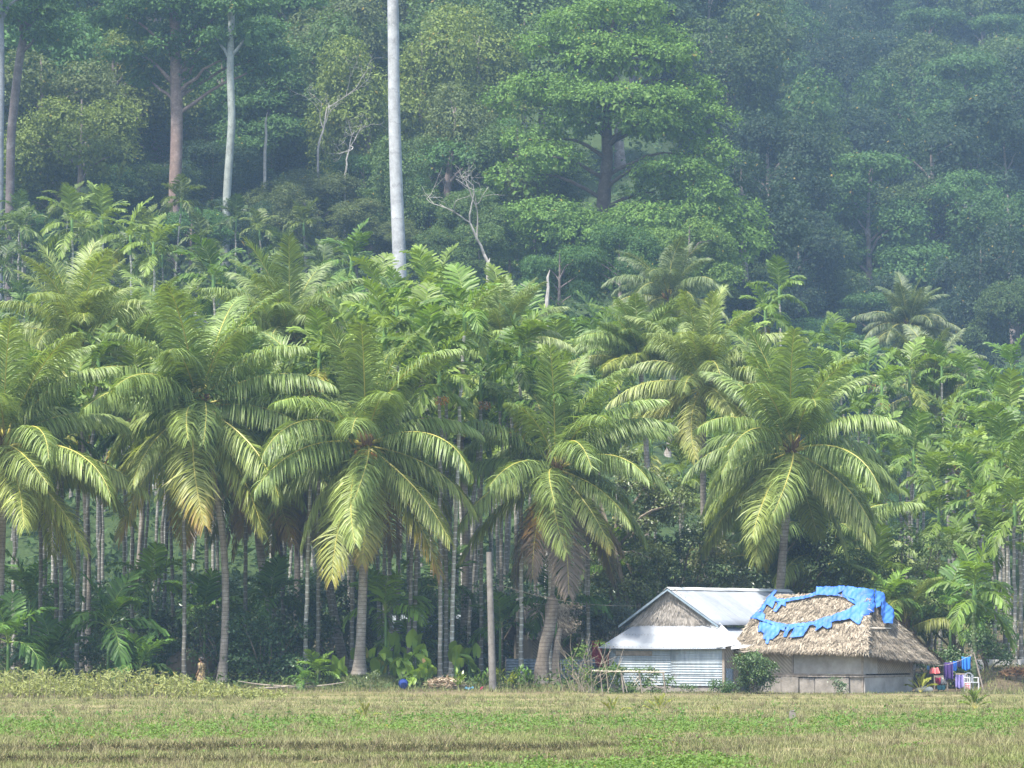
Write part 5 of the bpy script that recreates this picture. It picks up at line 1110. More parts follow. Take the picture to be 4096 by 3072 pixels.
# road kerb on the bank, heap of dry leaves
mb = MB(); a, b2 = P(978, 662, 165.5), P(1075, 660, 165.5)
for q in range(9): pass
add_box(mb, (0, 0, -.5), (b2[0] - a[0], .4, .10), jit=.01); tag(obj('road_kerb', mb.build('road_kerb', M['concrete']), None, a), 'grey concrete kerb on the grassy bank at the right edge', 'kerb')
def heap(name, label, X, D, w, h, m, n=260, seed=0, fr=.5):
    g = np.random.default_rng(seed); mb = MB(); B = G(X, D)
    add_ball(mb, (0, 0, 0), (w * .85, w * .6, h * .75), m=1, ns=14, nr=8, nzs=.06, seed=seed)
    for q in range(n):
        a = g.uniform(0, 6.28); rr = math.sqrt(g.random()); p = np.array([w * rr * math.cos(a), w * .7 * rr * math.sin(a), h * math.sqrt(max(0, 1 - rr * rr)) * .9 + .03]); d = norm(np.array([g.normal(), g.normal() * .5, g.normal() * .25 - .05])); L = fr * g.uniform(.5, 1.4)
        sd_ = norm(np.cross(d, np.array([0, 0, 1.0]) + .4 * g.normal(size=3))) * g.uniform(.012, .035)
        mb.add([p - d * L / 2 - sd_ * .4, p + sd_, p + d * L / 2, p - sd_], np.array([[0, 1, 2, 3]]), 0, float(g.random()))
    return tag(obj(name, mb.build(name, m), None, B), label, 'heap', kind=None)
strawm = simple('dry_frond_litter', [(0.2, (0.22, 0.15, 0.09)), (0.5, (0.38, 0.29, 0.19)), (0.8, (0.55, 0.46, 0.34))], 3, .9, usev=.8)
redm = simple('red_brown_litter', [(0.2, (0.22, 0.10, 0.045)), (0.5, (0.38, 0.20, 0.09)), (0.8, (0.48, 0.30, 0.15))], 3, .9, usev=.8)
heap('leaf_heap', 'heap of reddish dry leaves on the bank at the right edge', 1017, 160.5, .75, .42, [redm, M['thatch_base']], 320, 3)
heap('frond_heap', 'pile of dry palm fronds right of the giant taro', 446, 154.5, .85, .42, [strawm, M['thatch_base']], 360, 4, .6)
# palm seedlings in the field
YS = [frond_mesh('seedling_frond', 1.0, e, bd, 16, .42, .055, .35, 700 + q, [M['coco_leaf'], M['rachis']], 2, stiff=True, fwd=1.5, up=.2, petiole=.35, twist=.2) for q, (e, bd) in enumerate(((84, 20), (66, 40), (48, 55)))]
for (X, Y, D, sz, lab, nf) in [(920, 691, 156, .8, 'bright yellowish palm seedling in front of the right wall of the thatched house', 6), (974, 711, 121, .62, 'bushy palm seedling in the field below the washing line', 9), (659, 714, 116, .62, 'yellow green palm seedling in the field below the plant rack', 5),
                               (613, 716, 114, .55, 'thin palm seedling in the field left of the plant rack', 4), (365, 720, 108, .55, 'yellow palm seedling in the field below the grassy mound', 4), (718, 716, 114, .3, 'tiny plant sprout in the green field band', 4)]:
    B = G(X, D); g = random.Random(int(X)); t = thing('palm_seedling', lab, 'palm', B, 0)
    for q in range(nf):
        az = (0.0 if q % 2 else math.pi) + g.uniform(-.7, .7); v = g.uniform(.85, 1.15)
        obj('leaf', YS[min(2, q * 3 // nf)], t, (0, 0, 0), (0, 0, az), sz * g.uniform(.8, 1.1), ((.26 if X < 950 else .16) * v, (.28 if X < 950 else .23) * v, .045 * v, 0))
# concrete marker post in the field
mb = MB(); add_box(mb, (-.085, -.085, -.1), (.085, .085, .25), jit=.006); add_box(mb, (-.06, -.06, .252), (.06, .06, .285), jit=.006, seed=2)
o = tag(obj('marker_post', mb.build('marker_post', M['stone']), None, G(792, 108.5)), 'short grey concrete marker post standing in the field', 'post')

# ------------------------------------------------------------------ grove edge: mound, taro, crotons, pole, stump, small hut
Bm = G(363, 157); mb = MB(); g = np.random.default_rng(6)
add_ball(mb, (0, 0, 0), (2.1, 1.5, .55), ns=28, nr=12, nzs=.02)
mossy = simple('mossy_earth', [(0.3, (0.05, 0.065, 0.025)), (0.7, (0.11, 0.12, 0.05))], 4, 1, bmp=.5)
kk = 5200; a = g.uniform(0, 6.28, kk); r = np.sqrt(g.random(kk)); C = np.stack([2.1 * r * np.cos(a), 1.5 * r * np.sin(a), .55 * np.sqrt(1 - r * r * .98)], -1)
tp = C + np.stack([.05 * g.normal(size=kk), .05 * g.normal(size=kk), g.uniform(.05, .16, kk)], -1); ww = np.stack([g.uniform(.008, .02, kk), 0 * a, 0 * a], -1)
mb.add(np.stack([C - ww, C + ww, tp], 1).reshape(-1, 3), np.arange(3 * kk).reshape(-1, 3), 1, np.clip(.5 + .2 * g.normal(size=kk), 0, .98))
tag(obj('grassy_mound', mb.build('grassy_mound', [mossy, M['leaf']]), None, (Bm[0], Bm[1], Bm[2] - .12), color=(0.10, 0.12, 0.04, 0)), 'dark grassy mound around the foot of the straight coconut palm', 'mound')
def taro_leaf(seed, w=.26, l=.62):
    g = np.random.default_rng(seed); mb = MB(); n = 11; s = np.linspace(0, 1, n); hw = w * np.interp(s, [0, .08, .25, .5, .75, .92, 1], [.25, .72, 1, .95, .68, .3, .0])
    x = s * l - .12; zc = -.30 * l * s ** 2
    cup = .10 * np.sin(np.pi * s)
    rows = np.stack([np.stack([x - .10 * (s < .2), -hw, zc + cup], -1), np.stack([x, -hw * .5, zc + cup * .3], -1), np.stack([x, 0 * s, zc], -1), np.stack([x, hw * .5, zc + cup * .3], -1), np.stack([x - .10 * (s < .2), hw, zc + cup], -1)], 1)
    i, j = np.meshgrid(np.arange(n - 1), np.arange(4), indexing='ij')
    mb.add(rows.reshape(-1, 3), np.stack([i * 5 + j, i * 5 + j + 1, (i + 1) * 5 + j + 1, (i + 1) * 5 + j], -1).reshape(-1, 4), 0, g.uniform(.35, .65))
    add_tube(mb, [(-.05, 0, .008), (l * .45, 0, -.30 * l * .3 + .01), (l * .85, 0, -.30 * l * .9 + .012)], [.014, .01, .004], 4, 1)
    return mb.build('taro_leaf', [M['leaf_gloss'], M['arachis']], True)
TL = [taro_leaf(q, .165 + .02 * q, .58) for q in range(3)]
def taro(X, D, label, n, hgt, sz, seed, col=(0.19, 0.29, 0.045)):
    n += 3; sz *= 1.05
    g = random.Random(seed); B = G(X, D); t = thing('giant_taro', label, 'plant', B, 0, 'giant taro plants at the grove edge')
    for q in range(n):
        az = q * 2.4 + g.uniform(-.4, .4); r = g.uniform(.08, .4); h = hgt * g.uniform(.45, 1.05); tip = np.array([r * math.cos(az), r * math.sin(az) * .8, h])
        mb = MB(); add_tube(mb, [(0, 0, -.05), tuple(tip * np.array([.35, .35, .55])), tuple(tip)], [.035, .024, .014], 5); obj('stalk', mb.build('stalk', M['crownshaft'], True), t)
        v = g.uniform(.8, 1.25); yl = g.random() < .06
        up = g.random() < .6
        obj('leaf', TL[g.randrange(3)], t, tuple(tip), (g.uniform(-.3, .3), (-1.2 if up else .45) + g.uniform(-.3, .3), az if not up else g.uniform(-2.2, -.9)), sz * g.uniform(.8, 1.15), (col[0] * v * (1.9 if yl else 1), col[1] * v * (1.15 if yl else 1), col[2] * v, 0))
for (X, D, n, h, s, lab) in [(338, 156.5, 5, .9, .95, 'giant taro clump left of the straight coconut palm'), (380, 157.2, 7, 1.35, 1.05, 'giant taro clump just right of the straight coconut palm'), (392, 158.6, 6, 1.7, 1.0, 'tall giant taro behind the others, right of the straight palm'),
                             (402, 156.2, 7, 1.1, 1.0, 'giant taro clump above the blue bucket'), (416, 156.8, 8, 1.75, 1.1, 'tallest giant taro with upright leaves in front of twin areca trunks'), (426, 155.6, 6, 1.0, .95, 'giant taro clump left of the dry frond pile'), (411, 155, 5, .7, .85, 'low giant taro behind the blue bucket'),
                             (456, 157.4, 5, 1.6, 1.05, 'giant taro with one large upright leaf right of the banded areca'), (470, 160, 5, 1.2, .9, 'shaded giant taro right of the dry frond pile'), (360, 160, 5, 1.4, .9, 'shaded giant taro hidden behind the straight palm')]:
    taro(X, D, lab, n, h, s, int(X))
def croton(X, D, label, w, h, n, col, seed):
    B = G(X, D); g = np.random.default_rng(seed); t = thing('croton_plant', label, 'plant', B, 0, 'leafy garden plants at the grove edge'); mb = MB(); ms = MB()
    for q in range(n):
        x0 = g.uniform(-w, w); hh_ = h * g.uniform(.55, 1.1); p0 = np.array([x0, g.normal() * .15, 0]); p1 = p0 + np.array([g.normal() * .12, g.normal() * .1, hh_]); add_tube(ms, [p0 - np.array([0, 0, .05]), p1], [.012, .007], 4)
        k = 12; C = p0 + (p1 - p0) * g.uniform(.25, 1, k)[:, None]; az = g.uniform(0, 6.28, k); d = norm(np.stack([np.cos(az), np.sin(az), g.uniform(.5, 1.6, k)], -1)); l = g.uniform(.22, .36, k)[:, None]
        sd_ = norm(np.cross(d, np.array([0, 0, 1.0]))) * l * .14
        V = np.stack([C, C + d * l * .5 + sd_, C + d * l, C + d * l * .5 - sd_], 1).reshape(-1, 3); mb.add(V, np.arange(4 * k).reshape(-1, 4), 0, np.clip(.5 + .22 * g.normal(size=k), 0, .98))
    obj('leaves', mb.build('croton_leaves', M['leaf_gloss']), t, color=col + (0,)); obj('stems', ms.build('croton_stems', M['twig']), t)
croton(505, 154.5, 'lime yellow leafy garden plant right of the wooden pole', .55, .75, 9, (0.20, 0.24, 0.03), 3)
croton(521, 155, 'green leafy garden plant before the low tin fence', .3, .8, 6, (0.10, 0.19, 0.03), 4)
croton(482, 154.5, 'green leafy garden plant left of the wooden pole', .3, .7, 6, (0.10, 0.18, 0.035), 5)
croton(457, 154, 'small lime green plant beside the dry frond pile', .18, .6, 4, (0.15, 0.22, 0.03), 6)
croton(612, 158, 'leafy plant at the left corner of the tin house', .4, 1.2, 8, (0.09, 0.16, 0.03), 7)
# wooden utility pole with wires
B = G(493, 154); top = P(489, 552, 154); mb = MB(); s = np.linspace(0, 1, 9)[:, None]
add_tube(mb, (top - B) * s + np.array([0, 0, -.2]) * (1 - s), np.linspace(.155, .115, 9), 10, wob=.03, seed=2)
tag(obj('wooden_pole', mb.build('wooden_pole', simple('grey_pole_wood', [(0.3, (0.11, 0.10, 0.09)), (0.7, (0.22, 0.20, 0.18))], 4, .95, bmp=.4), True), None, B, color=(1, 1, 1)), 'weathered wooden utility pole with a broken top at the grove edge', 'pole')
for (a, b2, sag, lab) in ((P(490, 582, 154), P(640, 606, 160), .3, 'thin wire running right from the wooden pole to the tin house'), (P(490, 578, 154.05), P(398, 622, 172), .5, 'thin wire running left from the wooden pole into the grove')):
    mb = MB(); s = np.linspace(0, 1, 16); pts = (b2 - a) * s[:, None]; pts[:, 2] -= sag * np.sin(np.pi * s); add_tube(mb, pts, .006, 4)
    tag(obj('wire', mb.build('wire', M['timber']), None, a), lab, 'wire')
# pale leaning stump and little trunk clump
for (pts, r, lab) in (([(541, 684), (543, 655), (549, 630), (553, 605), (551, 596)], (.42, .26, .25, .28, .16), 'thick pale leaning dead stump behind the croton plants'), ([(556, 684), (556, 660), (558, 640), (560, 628)], (.26, .17, .14, .08), 'grey root clad stump beside the white areca')):
    D = 159.0; B = P(pts[0][0], pts[0][1], D); B[2] = float(H(B[0], B[1])); q = np.array([P(x, y, D) - B for x, y in pts]); q[0][2] = -.2; mb = MB(); ss = np.linspace(0, 1, 14); s = np.linspace(0, 1, len(q))
    add_tube(mb, np.stack([np.interp(ss, s, q[:, c_]) for c_ in range(3)], -1), np.interp(ss, s, r), 12, wob=.08, seed=5)
    tag(obj('tree_stump', mb.build('tree_stump', M['coco_trunk'], True), None, B, color=(.8, .76, .72)), lab, 'stump')
# small thatched hut in the shade with a low tin fence
O3 = G(578, 167); t = thing('small_hut', 'small shaded thatched hut deep in the grove left of the tin house', 'hut', O3, .25); g = np.random.default_rng(8); mb = MB()
q1 = [(-2.2, 1.2, 3.15), (2.0, 1.2, 3.2), (2.5, -1.0, 1.7), (-2.6, -1.0, 1.7)]; q2 = [(-2.2, 1.2, 3.15), (2.0, 1.2, 3.2), (2.5, 3.2, 1.7), (-2.6, 3.2, 1.7)]
slab(mb, q1, .1, 1); slab(mb, q2, .1, 1); thatch(mb, q1, 2600, .5, g, .05, .1, eave=500)
obj('thatch', mb.build('hut_thatch', [M['thatch'], M['thatch_base']]), t)['kind'] = 'stuff'
box_part('wall', (-2.2, -.55, -.3), (2.1, 2.9, 1.85), M['weave_dark'], t, jit=.01)
O4 = G(541, 162); t = thing('tin_fence', 'low fence of dark corrugated sheets behind the stumps', 'fence', O4, 0)
for q in range(4): corr_sheet('fence_sheet', 'fence_sheet', (-1.5 + q * .95, .02 * (q % 2), .12), (.98, 0, 0), (0, 0, .85), M['tin_wall'], t, 'x', .12, .02, (.62, .66, .7), seed=q)
for q in range(5): box_part('fence_post', (-1.55 + q * .95, .03, -.1), (-1.49 + q * .95, .09, 1.05), M['timber'], t)
O5 = G(602, 163.5); redp = cloth_mat('red_cloth', (0.42, 0.05, 0.08)); mb = MB(); add_sheet(mb, (-.45, 0, .9), (.9, 0, 0), (0, 0, 1.15), 14, 8, lambda u, w: .05 * np.sin(u * 15))
o = tag(obj('red_cloth', mb.build('red_cloth', redp, True), None, O5), 'red cloth hanging in shade left of the tin roof edge', 'laundry'); o.modifiers.new('t', 'SOLIDIFY').thickness = .008
O6 = G(430, 176); mb = MB(); t = thing('blue_shed', 'dim blue grey shed wall glimpsed deep between areca trunks', 'shed', O6, 0)
box_part('wall', (-1.6, 0, -.3), (1.6, 2.2, 1.9), simple('faded_blue_paint', [(.3, (.16, .20, .34)), (.7, (.24, .28, .42))], 2, .9), t); slabm = MB(); slab(slabm, [(-1.9, -.3, 1.9), (1.9, -.3, 1.9), (1.9, 2.4, 2.5), (-1.9, 2.4, 2.5)], .06); obj('roof', slabm.build('shed_roof', M['tin_wall']), t, color=(.8, .8, .8))
# small things at the grove edge
def bucket(X, D, label, c):
    B = G(X, D); mb = MB(); s = np.linspace(0, 1, 6); add_tube(mb, np.stack([0 * s, 0 * s, .30 * s], -1), .17 + .06 * s, 14); add_tube(mb, [(0, 0, .285), (0, 0, .31)], [.245, .245], 14)
    mb2 = mb.build('bucket', c, True); t = thing('bucket', label, 'bucket', B, .3); t.scale = (.85, .85, .85); o = obj('body', mb2, t, rot=(-1.2, .5, 0), loc=(0, 0, .2))
    mb = MB(); s = np.linspace(0, np.pi, 11); add_tube(mb, np.stack([.235 * np.cos(s), .2 * np.sin(s), .02 * s + .28], -1), .008, 4); obj('handle', mb.build('handle', M['concrete']), t, rot=(-1.2, .5, 0), loc=(0, 0, .2))
bucket(404, 153.4, 'blue plastic bucket tipped over in the grass edge', simple('blue_plastic', [(.3, (.012, .025, .12)), (.7, (.025, .05, .20))], 4, .45))
mb = MB(); g = np.random.default_rng(1); add_sheet(mb, (-.18, 0, .02), (.36, .1, .02), (.05, .3, .07), 9, 6, lambda u, w: .05 * np.sin(u * 9) * np.cos(w * 6)); o = tag(obj('plastic_scrap', mb.build('plastic_scrap', cloth_mat('pale_blue_plastic', (.05, .13, .19))), None, G(468, 153.4)), 'crumpled pale blue plastic scrap beside the dry frond pile', 'scrap')
mb = MB(); add_sheet(mb, (-.06, 0, .01), (.12, .1, .02), (.05, .1, .12), 6, 5, lambda u, w: .04 * np.sin(u * 7) * np.cos(w * 5)); tag(obj('plastic_scrap', mb.build('plastic_scrap', cloth_mat('red_plastic', (.25, .04, .06))), None, G(481, 153.6)), 'small red plastic scrap left of the wooden pole', 'scrap')
mb = MB(); mb2 = TL[1]; o = tag(obj('dead_leaf', mb2, None, tuple(P(426, 661, 156.2)), (0, .5, -1.4), 1.0, (.62, .36, .15, 0)), 'sunlit orange dead taro leaf left of the banded areca', 'leaf')
# fallen fronds lying at the grove edge
for q, (X, D, az) in enumerate(((285, 153.6, .4), (315, 153.8, -.3), (268, 154.5, 2.9))):
    mb = MB(); s = np.linspace(0, 1, 9)[:, None]; add_tube(mb, np.concatenate([2.4 * s - 1.2, .3 * np.sin(s * 2), .08 + .22 * s ** 2], 1), np.linspace(.05, .015, 9), 5)
    tag(obj('fallen_midrib', mb.build('fallen_midrib', M['timber']), None, G(X, D), (0, 0, az)), ['pale fallen palm midrib leaning at the weed edge', 'pale fallen palm midrib lying left of the mound', 'pale fallen palm midrib lying behind the pale weeds'][q], 'branch')
# dark clay mound and low wall behind the person
mb = MB(); add_ball(mb, (0, 0, .3), (1.1, .7, 1.0), ns=14, nr=9, nzs=.05); tag(obj('earth_mound', mb.build('earth_mound', M['thatch_base'], True), None, G(190, 163)), 'dark earth mound in shade behind the standing person', 'mound')

# ------------------------------------------------------------------ the person
Bp = G(201.5, 152.6); Bp[2] = float(H(Bp[0], Bp[1]))
pt = thing('person', 'person with dark tied hair in a patterned dress, standing beside the bent palm trunk', 'person', Bp, math.radians(150)); pt.scale = (.9, .9, .9)
skin = simple('brown_skin', [(.3, (.16, .085, .05)), (.7, (.20, .11, .065))], 3, .6); hairm = simple('dark_hair', [(.3, (.012, .010, .010)), (.7, (.03, .025, .022))], 9, .5)
dm, nt, b = mat('patterned_dress'); f = noise(nt, 14, 3); nt.links.new(ramp(nt, f, [(.36, (.07, .05, .04)), (.47, (.14, .10, .06)), (.56, (.30, .21, .06)), (.66, (.30, .27, .22))]), b.inputs['Base Color']); b.inputs['Roughness'].default_value = .9
def skin_mesh(name, verts, edges, rad, m, root=0, sub=2):
    me = bpy.data.meshes.new(name); me.from_pydata(verts, edges, []); me.materials.append(m)
    o = obj(name, me, pt); md = o.modifiers.new('skin', 'SKIN')
    me.skin_vertices.new() if not me.skin_vertices else None
    for i, r in enumerate(rad):
        sv = me.skin_vertices[0].data[i]; sv.radius = (r, r) if not isinstance(r, tuple) else r; sv.use_root = i == root
    sb = o.modifiers.new('smooth', 'SUBSURF'); sb.levels = sub; sb.render_levels = sub; md.use_smooth_shade = True
    return o
# local +x is forward; y is left
V = [(0, 0, .82), (0, 0, 1.0), (0, 0, 1.18), (0, 0, 1.27), (.01, 0, 1.33), (.02, 0, 1.41), (.015, 0, 1.50),
     (-.01, .15, 1.23), (-.04, .20, .98), (.08, .21, .80), (.12, .21, .73), (-.01, -.15, 1.23), (-.05, -.20, .98), (.07, -.21, .80), (.11, -.21, .73),
     (0, .09, .78), (.02, .10, .42), (-.02, .10, .06), (.10, .11, .02), (0, -.09, .78), (-.02, -.10, .42), (-.06, -.10, .06), (.06, -.11, .02)]
E = [(0, 1), (1, 2), (2, 3), (3, 4), (4, 5), (5, 6), (2, 7), (7, 8), (8, 9), (9, 10), (2, 11), (11, 12), (12, 13), (13, 14), (0, 15), (15, 16), (16, 17), (17, 18), (0, 19), (19, 20), (20, 21), (21, 22)]
Rr = [.13, .115, .13, .06, .05, .085, .07, .055, .042, .034, .028, .055, .042, .034, .028, .085, .055, .038, .03, .085, .055, .038, .03]
skin_mesh('body', V, E, Rr, skin)
for sy in (1, -1):     # five fingers per hand, slightly curled
    hx, hy, hz = (.12, .21 * sy, .73) if sy > 0 else (.11, -.21, .73)
    fv = [(hx, hy, hz)]; fe = []; fr_ = [.024]
    for k in range(4):
        i0 = len(fv); fv += [(hx + .015 * k - .01, hy + .004 * k * sy, hz - .05), (hx + .016 * k - .008, hy, hz - .085 - .006 * (k in (1, 2))), (hx + .016 * k + .004, hy - .01 * sy, hz - .11 - .008 * (k in (1, 2)))]
        fe += [(0, i0), (i0, i0 + 1), (i0 + 1, i0 + 2)]; fr_ += [.009, .008, .007]
    i0 = len(fv); fv += [(hx + .04, hy - .01 * sy, hz - .03), (hx + .055, hy - .015 * sy, hz - .06)]; fe += [(0, i0), (i0, i0 + 1)]; fr_ += [.010, .008]
    skin_mesh('hand', fv, fe, fr_, skin, 0, 1)
mb = MB()      # dress: sleeves, bodice and long skirt in one cloth
n_ = 24; rows = [(1.275, .095, .15), (1.24, .135, .19), (1.12, .135, .175), (1.0, .125, .145), (.9, .155, .175), (.7, .17, .2), (.45, .185, .215), (.22, .205, .235)]
VV = []
for (z, rx, ry) in rows:
    for k in range(n_):
        a = 2 * math.pi * k / n_; w = 1 + (.06 * math.sin(a * 7 + z * 3) if z < .95 else .015 * math.sin(a * 5)); VV.append((rx * w * math.cos(a), ry * w * math.sin(a), z))
FF = [[i * n_ + k, i * n_ + (k + 1) % n_, (i + 1) * n_ + (k + 1) % n_, (i + 1) * n_ + k] for i in range(len(rows) - 1) for k in range(n_)]
mb.add(VV, FF)
for sy in (1, -1): add_tube(mb, [(-.0, .12 * sy, 1.25), (-.015, .165 * sy, 1.2), (-.03, .19 * sy, 1.07), (-.04, .2 * sy, .99)], [.07, .075, .068, .064], 12, caps=False)
o = obj('dress', mb.build('dress', dm, True), pt); o.modifiers.new('t', 'SOLIDIFY').thickness = .006
mb = MB(); add_ball(mb, (-.008, 0, 1.465), (.105, .092, .105), ns=14, nr=10, nzs=.02); add_ball(mb, (-.115, 0, 1.44), (.06, .06, .055), ns=10, nr=8, nzs=.04); obj('hair', mb.build('hair', hairm, True), pt)
mb = MB(); add_ball(mb, (.068, 0, 1.435), (.052, .068, .085), ns=14, nr=10)
V_ = np.array([(.115, 0, 1.45), (.113, -.012, 1.418), (.113, .012, 1.418), (.134, 0, 1.42)]); mb.add(V_, np.array([[0, 1, 3], [0, 3, 2], [1, 2, 3]]))
face = obj('face', mb.build('face', skin, True), pt)
mb = MB()
for sy in (1, -1): add_ball(mb, (.112, .026 * sy, 1.445), (.009, .012, .008), ns=8, nr=5)
obj('eyes', mb.build('eyes', simple('eye_white_brown', [(.4, (.05, .04, .03)), (.6, (.3, .28, .25))], 60, .3)), pt)
mb = MB(); add_ball(mb, (.112, 0, 1.395), (.008, .024, .008), ns=8, nr=5); obj('mouth', mb.build('mouth', simple('lip', [(.3, (.18, .06, .05)), (.7, (.22, .08, .07))], 5, .6)), pt)
mb = MB()
for sy in (1, -1): add_ball(mb, (.012, .093 * sy, 1.43), (.018, .012, .028), ns=8, nr=5)
obj('ears', mb.build('ears', skin, True), pt)

# ------------------------------------------------------------------ field grass, weeds (uncountable)
def field_points(n, D0, D1, g, X0=-130, X1=1154):
    inv = g.uniform(1 / D1, 1 / D0, n); D = 1 / inv; X = g.uniform(X0, X1, n); x = (X - 512) / FPX * D; return x, D, X
gm2, nt, b = mat('field_grass_blade'); v = attr(nt, 'v'); tt = attr(nt, 't')
dryc = ramp(nt, v, [(.0, (0.06, 0.047, 0.03)), (.15, (0.13, 0.10, 0.055)), (.5, (0.25, 0.22, 0.12)), (.9, (0.34, 0.31, 0.185))]); grn = ramp(nt, v, [(.1, (0.08, 0.10, 0.025)), (.5, (0.185, 0.215, 0.066)), (.9, (0.265, 0.29, 0.11))])
cc = mixc(nt, tt, dryc, grn); nt.links.new(cc, b.inputs['Base Color']); b.inputs['Roughness'].default_value = .8; b.inputs['Specular IOR Level'].default_value = .2
tr = N(nt, 'ShaderNodeBsdfTranslucent'); nt.links.new(cc, tr.inputs[0]); mx = N(nt, 'ShaderNodeMixShader'); mx.inputs[0].default_value = .25
nt.links.new(b.outputs[0], mx.inputs[1]); nt.links.new(tr.outputs[0], mx.inputs[2]); nt.links.new(mx.outputs[0], nt.nodes['Material Output'].inputs[0])
def blades(mb, x, y, h, w, lean, v, t, g):
    k = len(x); B = np.stack([x, y, H(x, y) - .01], -1); az = g.uniform(0, 6.28, k); d = np.stack([np.cos(az), np.sin(az), 0 * az], -1)
    sd_ = np.stack([-np.sin(az), np.cos(az), 0 * az], -1); sd_ = np.where(np.abs(sd_[:, :1]) < .4, sd_ + np.array([.5, 0, 0]), sd_) * w[:, None] * .5
    tip = B + d * (lean * h)[:, None] + np.array([0, 0, 1.0]) * h[:, None]
    mb.add(np.stack([B - sd_, B + sd_, tip], 1).reshape(-1, 3), np.arange(3 * k).reshape(-1, 3), 0, v, t)
g = np.random.default_rng(90); mb = MB()
x, D, X = field_points(330000, 68, 155, g)
patch = nz(x, D * .35, 1.6, 1) + .6 * nz(x, D * .3, .55, 2); tall = np.clip(.5 + .5 * patch, .05, 1.2)
green = np.clip(.80 + .28 * nz(x, D * .3, 3.5, 7) + .2 * g.normal(size=len(x)) + .25 * sst(141, 150, D) - .25 * (np.abs(D - 88) < 3), 0, 1)
step = ((np.abs(D + .9 * nz(x, 0 * D, 6, 1) + .35 * nz(x, 0 * D, 1.3, 2) - 85.2) < .45))
keepm = ~(step & (g.random(len(x)) < .5) & (x < 3))
h = (.05 + .13 * tall * g.random(len(x)) ** .7) * (1 - .6 * sst(140, 150, D) * (X > 590)); v = np.clip(.5 + .16 * g.normal(size=len(x)) + .16 * nz(x, D * .3, 1.1, 9), 0, 1)
v = np.where(step & (x < 3), v * .35, v); k = keepm  # blade colour darkened along the step to paint its shading
blades(mb, x[k], D[k], h[k], g.uniform(.010, .03, k.sum()), g.uniform(.1, .9, k.sum()), v[k], green[k], g)
# rough grass hanging over the low field banks
xb = g.uniform(-13, 5, 16000); wb = .9 * nz(xb, 0 * xb, 6, 1) + .35 * nz(xb, 0 * xb, 1.3, 2); far_ = g.random(16000) < .55
yb = np.where(far_, 85.2 - wb, 80.75 - .8 * wb - nz(xb, 0 * xb, 9, 5)) + g.normal(size=16000) * .16
blades(mb, xb, yb, g.uniform(.04, .15, 16000), g.uniform(.015, .04, 16000), g.uniform(.2, 1.6, 16000), np.clip(g.normal(.28, .14, 16000), 0, 1), np.clip(g.normal(.35, .3, 16000), 0, 1), g)
# tussocks of longer dead grass
x, D, X = field_points(1100, 70, 150, g); n_ = 42; idx = np.repeat(np.arange(len(x)), n_); r = .16 * g.random(len(idx)); a = g.uniform(0, 6.28, len(idx)); sz = g.uniform(.6, 1.5, len(x))[idx]
blades(mb, x[idx] + r * sz * np.cos(a), D[idx] + r * sz * np.sin(a) * 2, .12 + .14 * g.random(len(idx)) * sz, g.uniform(.01, .022, len(idx)), g.uniform(.1, 1.3, len(idx)), np.clip(g.normal(.42, .2, len(idx)), 0, 1), np.clip(g.normal(.2, .2, len(x))[idx], 0, 1), g)
# thin grass over the grove edge and bank
x, D, X = field_points(30000, 152, 166, g); kk_ = (X > 960) | (D < 157); x, D, X = x[kk_], D[kk_], X[kk_]
blades(mb, x, D, (.10 + .25 * g.random(len(x)) ** 2) * np.where((X > 590) & (X < 960), .4, 1), g.uniform(.015, .035, len(x)), g.uniform(.1, .9, len(x)), np.clip(g.normal(.5, .2, len(x)), 0, 1), np.clip(g.normal(.75, .25, len(x)), 0, 1), g)
tag(obj('field_grass', mb.build('field_grass', gm2)), 'short dry grass of the harvested field', 'grass', kind='stuff')
# creeping green weeds in bands and clumps
mb = MB(); g = np.random.default_rng(91)
x, D, X = field_points(15000, 70, 132, g)
Yp = 630 + CAMH * FPX / D
band = np.exp(-((Yp - (728 + 4 * np.sin(X * .011) - (X > 600) * 4 + 3 * nz(x, D * 0, 3, 4))) / 7.5) ** 2) * np.clip(.75 + .6 * nz(x, D * .4, 1.7, 3), .05, 1)
near = sst(752, 764, Yp) * sst(400, 470, X) * (1 - sst(700, 790, X)) + .5 * sst(735, 742, Yp) * (np.abs(X - 645) < 26) * (Yp < 752) + .45 * (np.abs(X - 1000) < 12) * (np.abs(Yp - 733) < 5)
clump = (nz(x, D * .35, 1.3, 8) > .72) * .5
p = np.clip(band + near + clump, 0, 1); k = g.random(len(x)) < p; x, D, X, p = x[k], D[k], X[k], p[k]
idx = np.repeat(np.arange(len(x)), 17); hh_ = (.05 + .16 * p * g.random(len(x)))[idx]
C = np.stack([x[idx] + .13 * g.normal(size=len(idx)), D[idx] + .3 * g.normal(size=len(idx)), 0 * idx], -1); C[:, 2] = H(C[:, 0], C[:, 1]) + hh_ * g.random(len(idx)) * 1.5
leaves_on(mb, C, norm(g.normal(size=(len(idx), 3)) + np.array([0, -.4, .7])), .068, g, .1, .7)
tag(obj('creeping_weeds', mb.build('creeping_weeds', M['leaf']), color=(0.11, 0.185, 0.034, 0)), 'bright green creeping weeds running in a band across the field', 'weeds', kind='stuff')
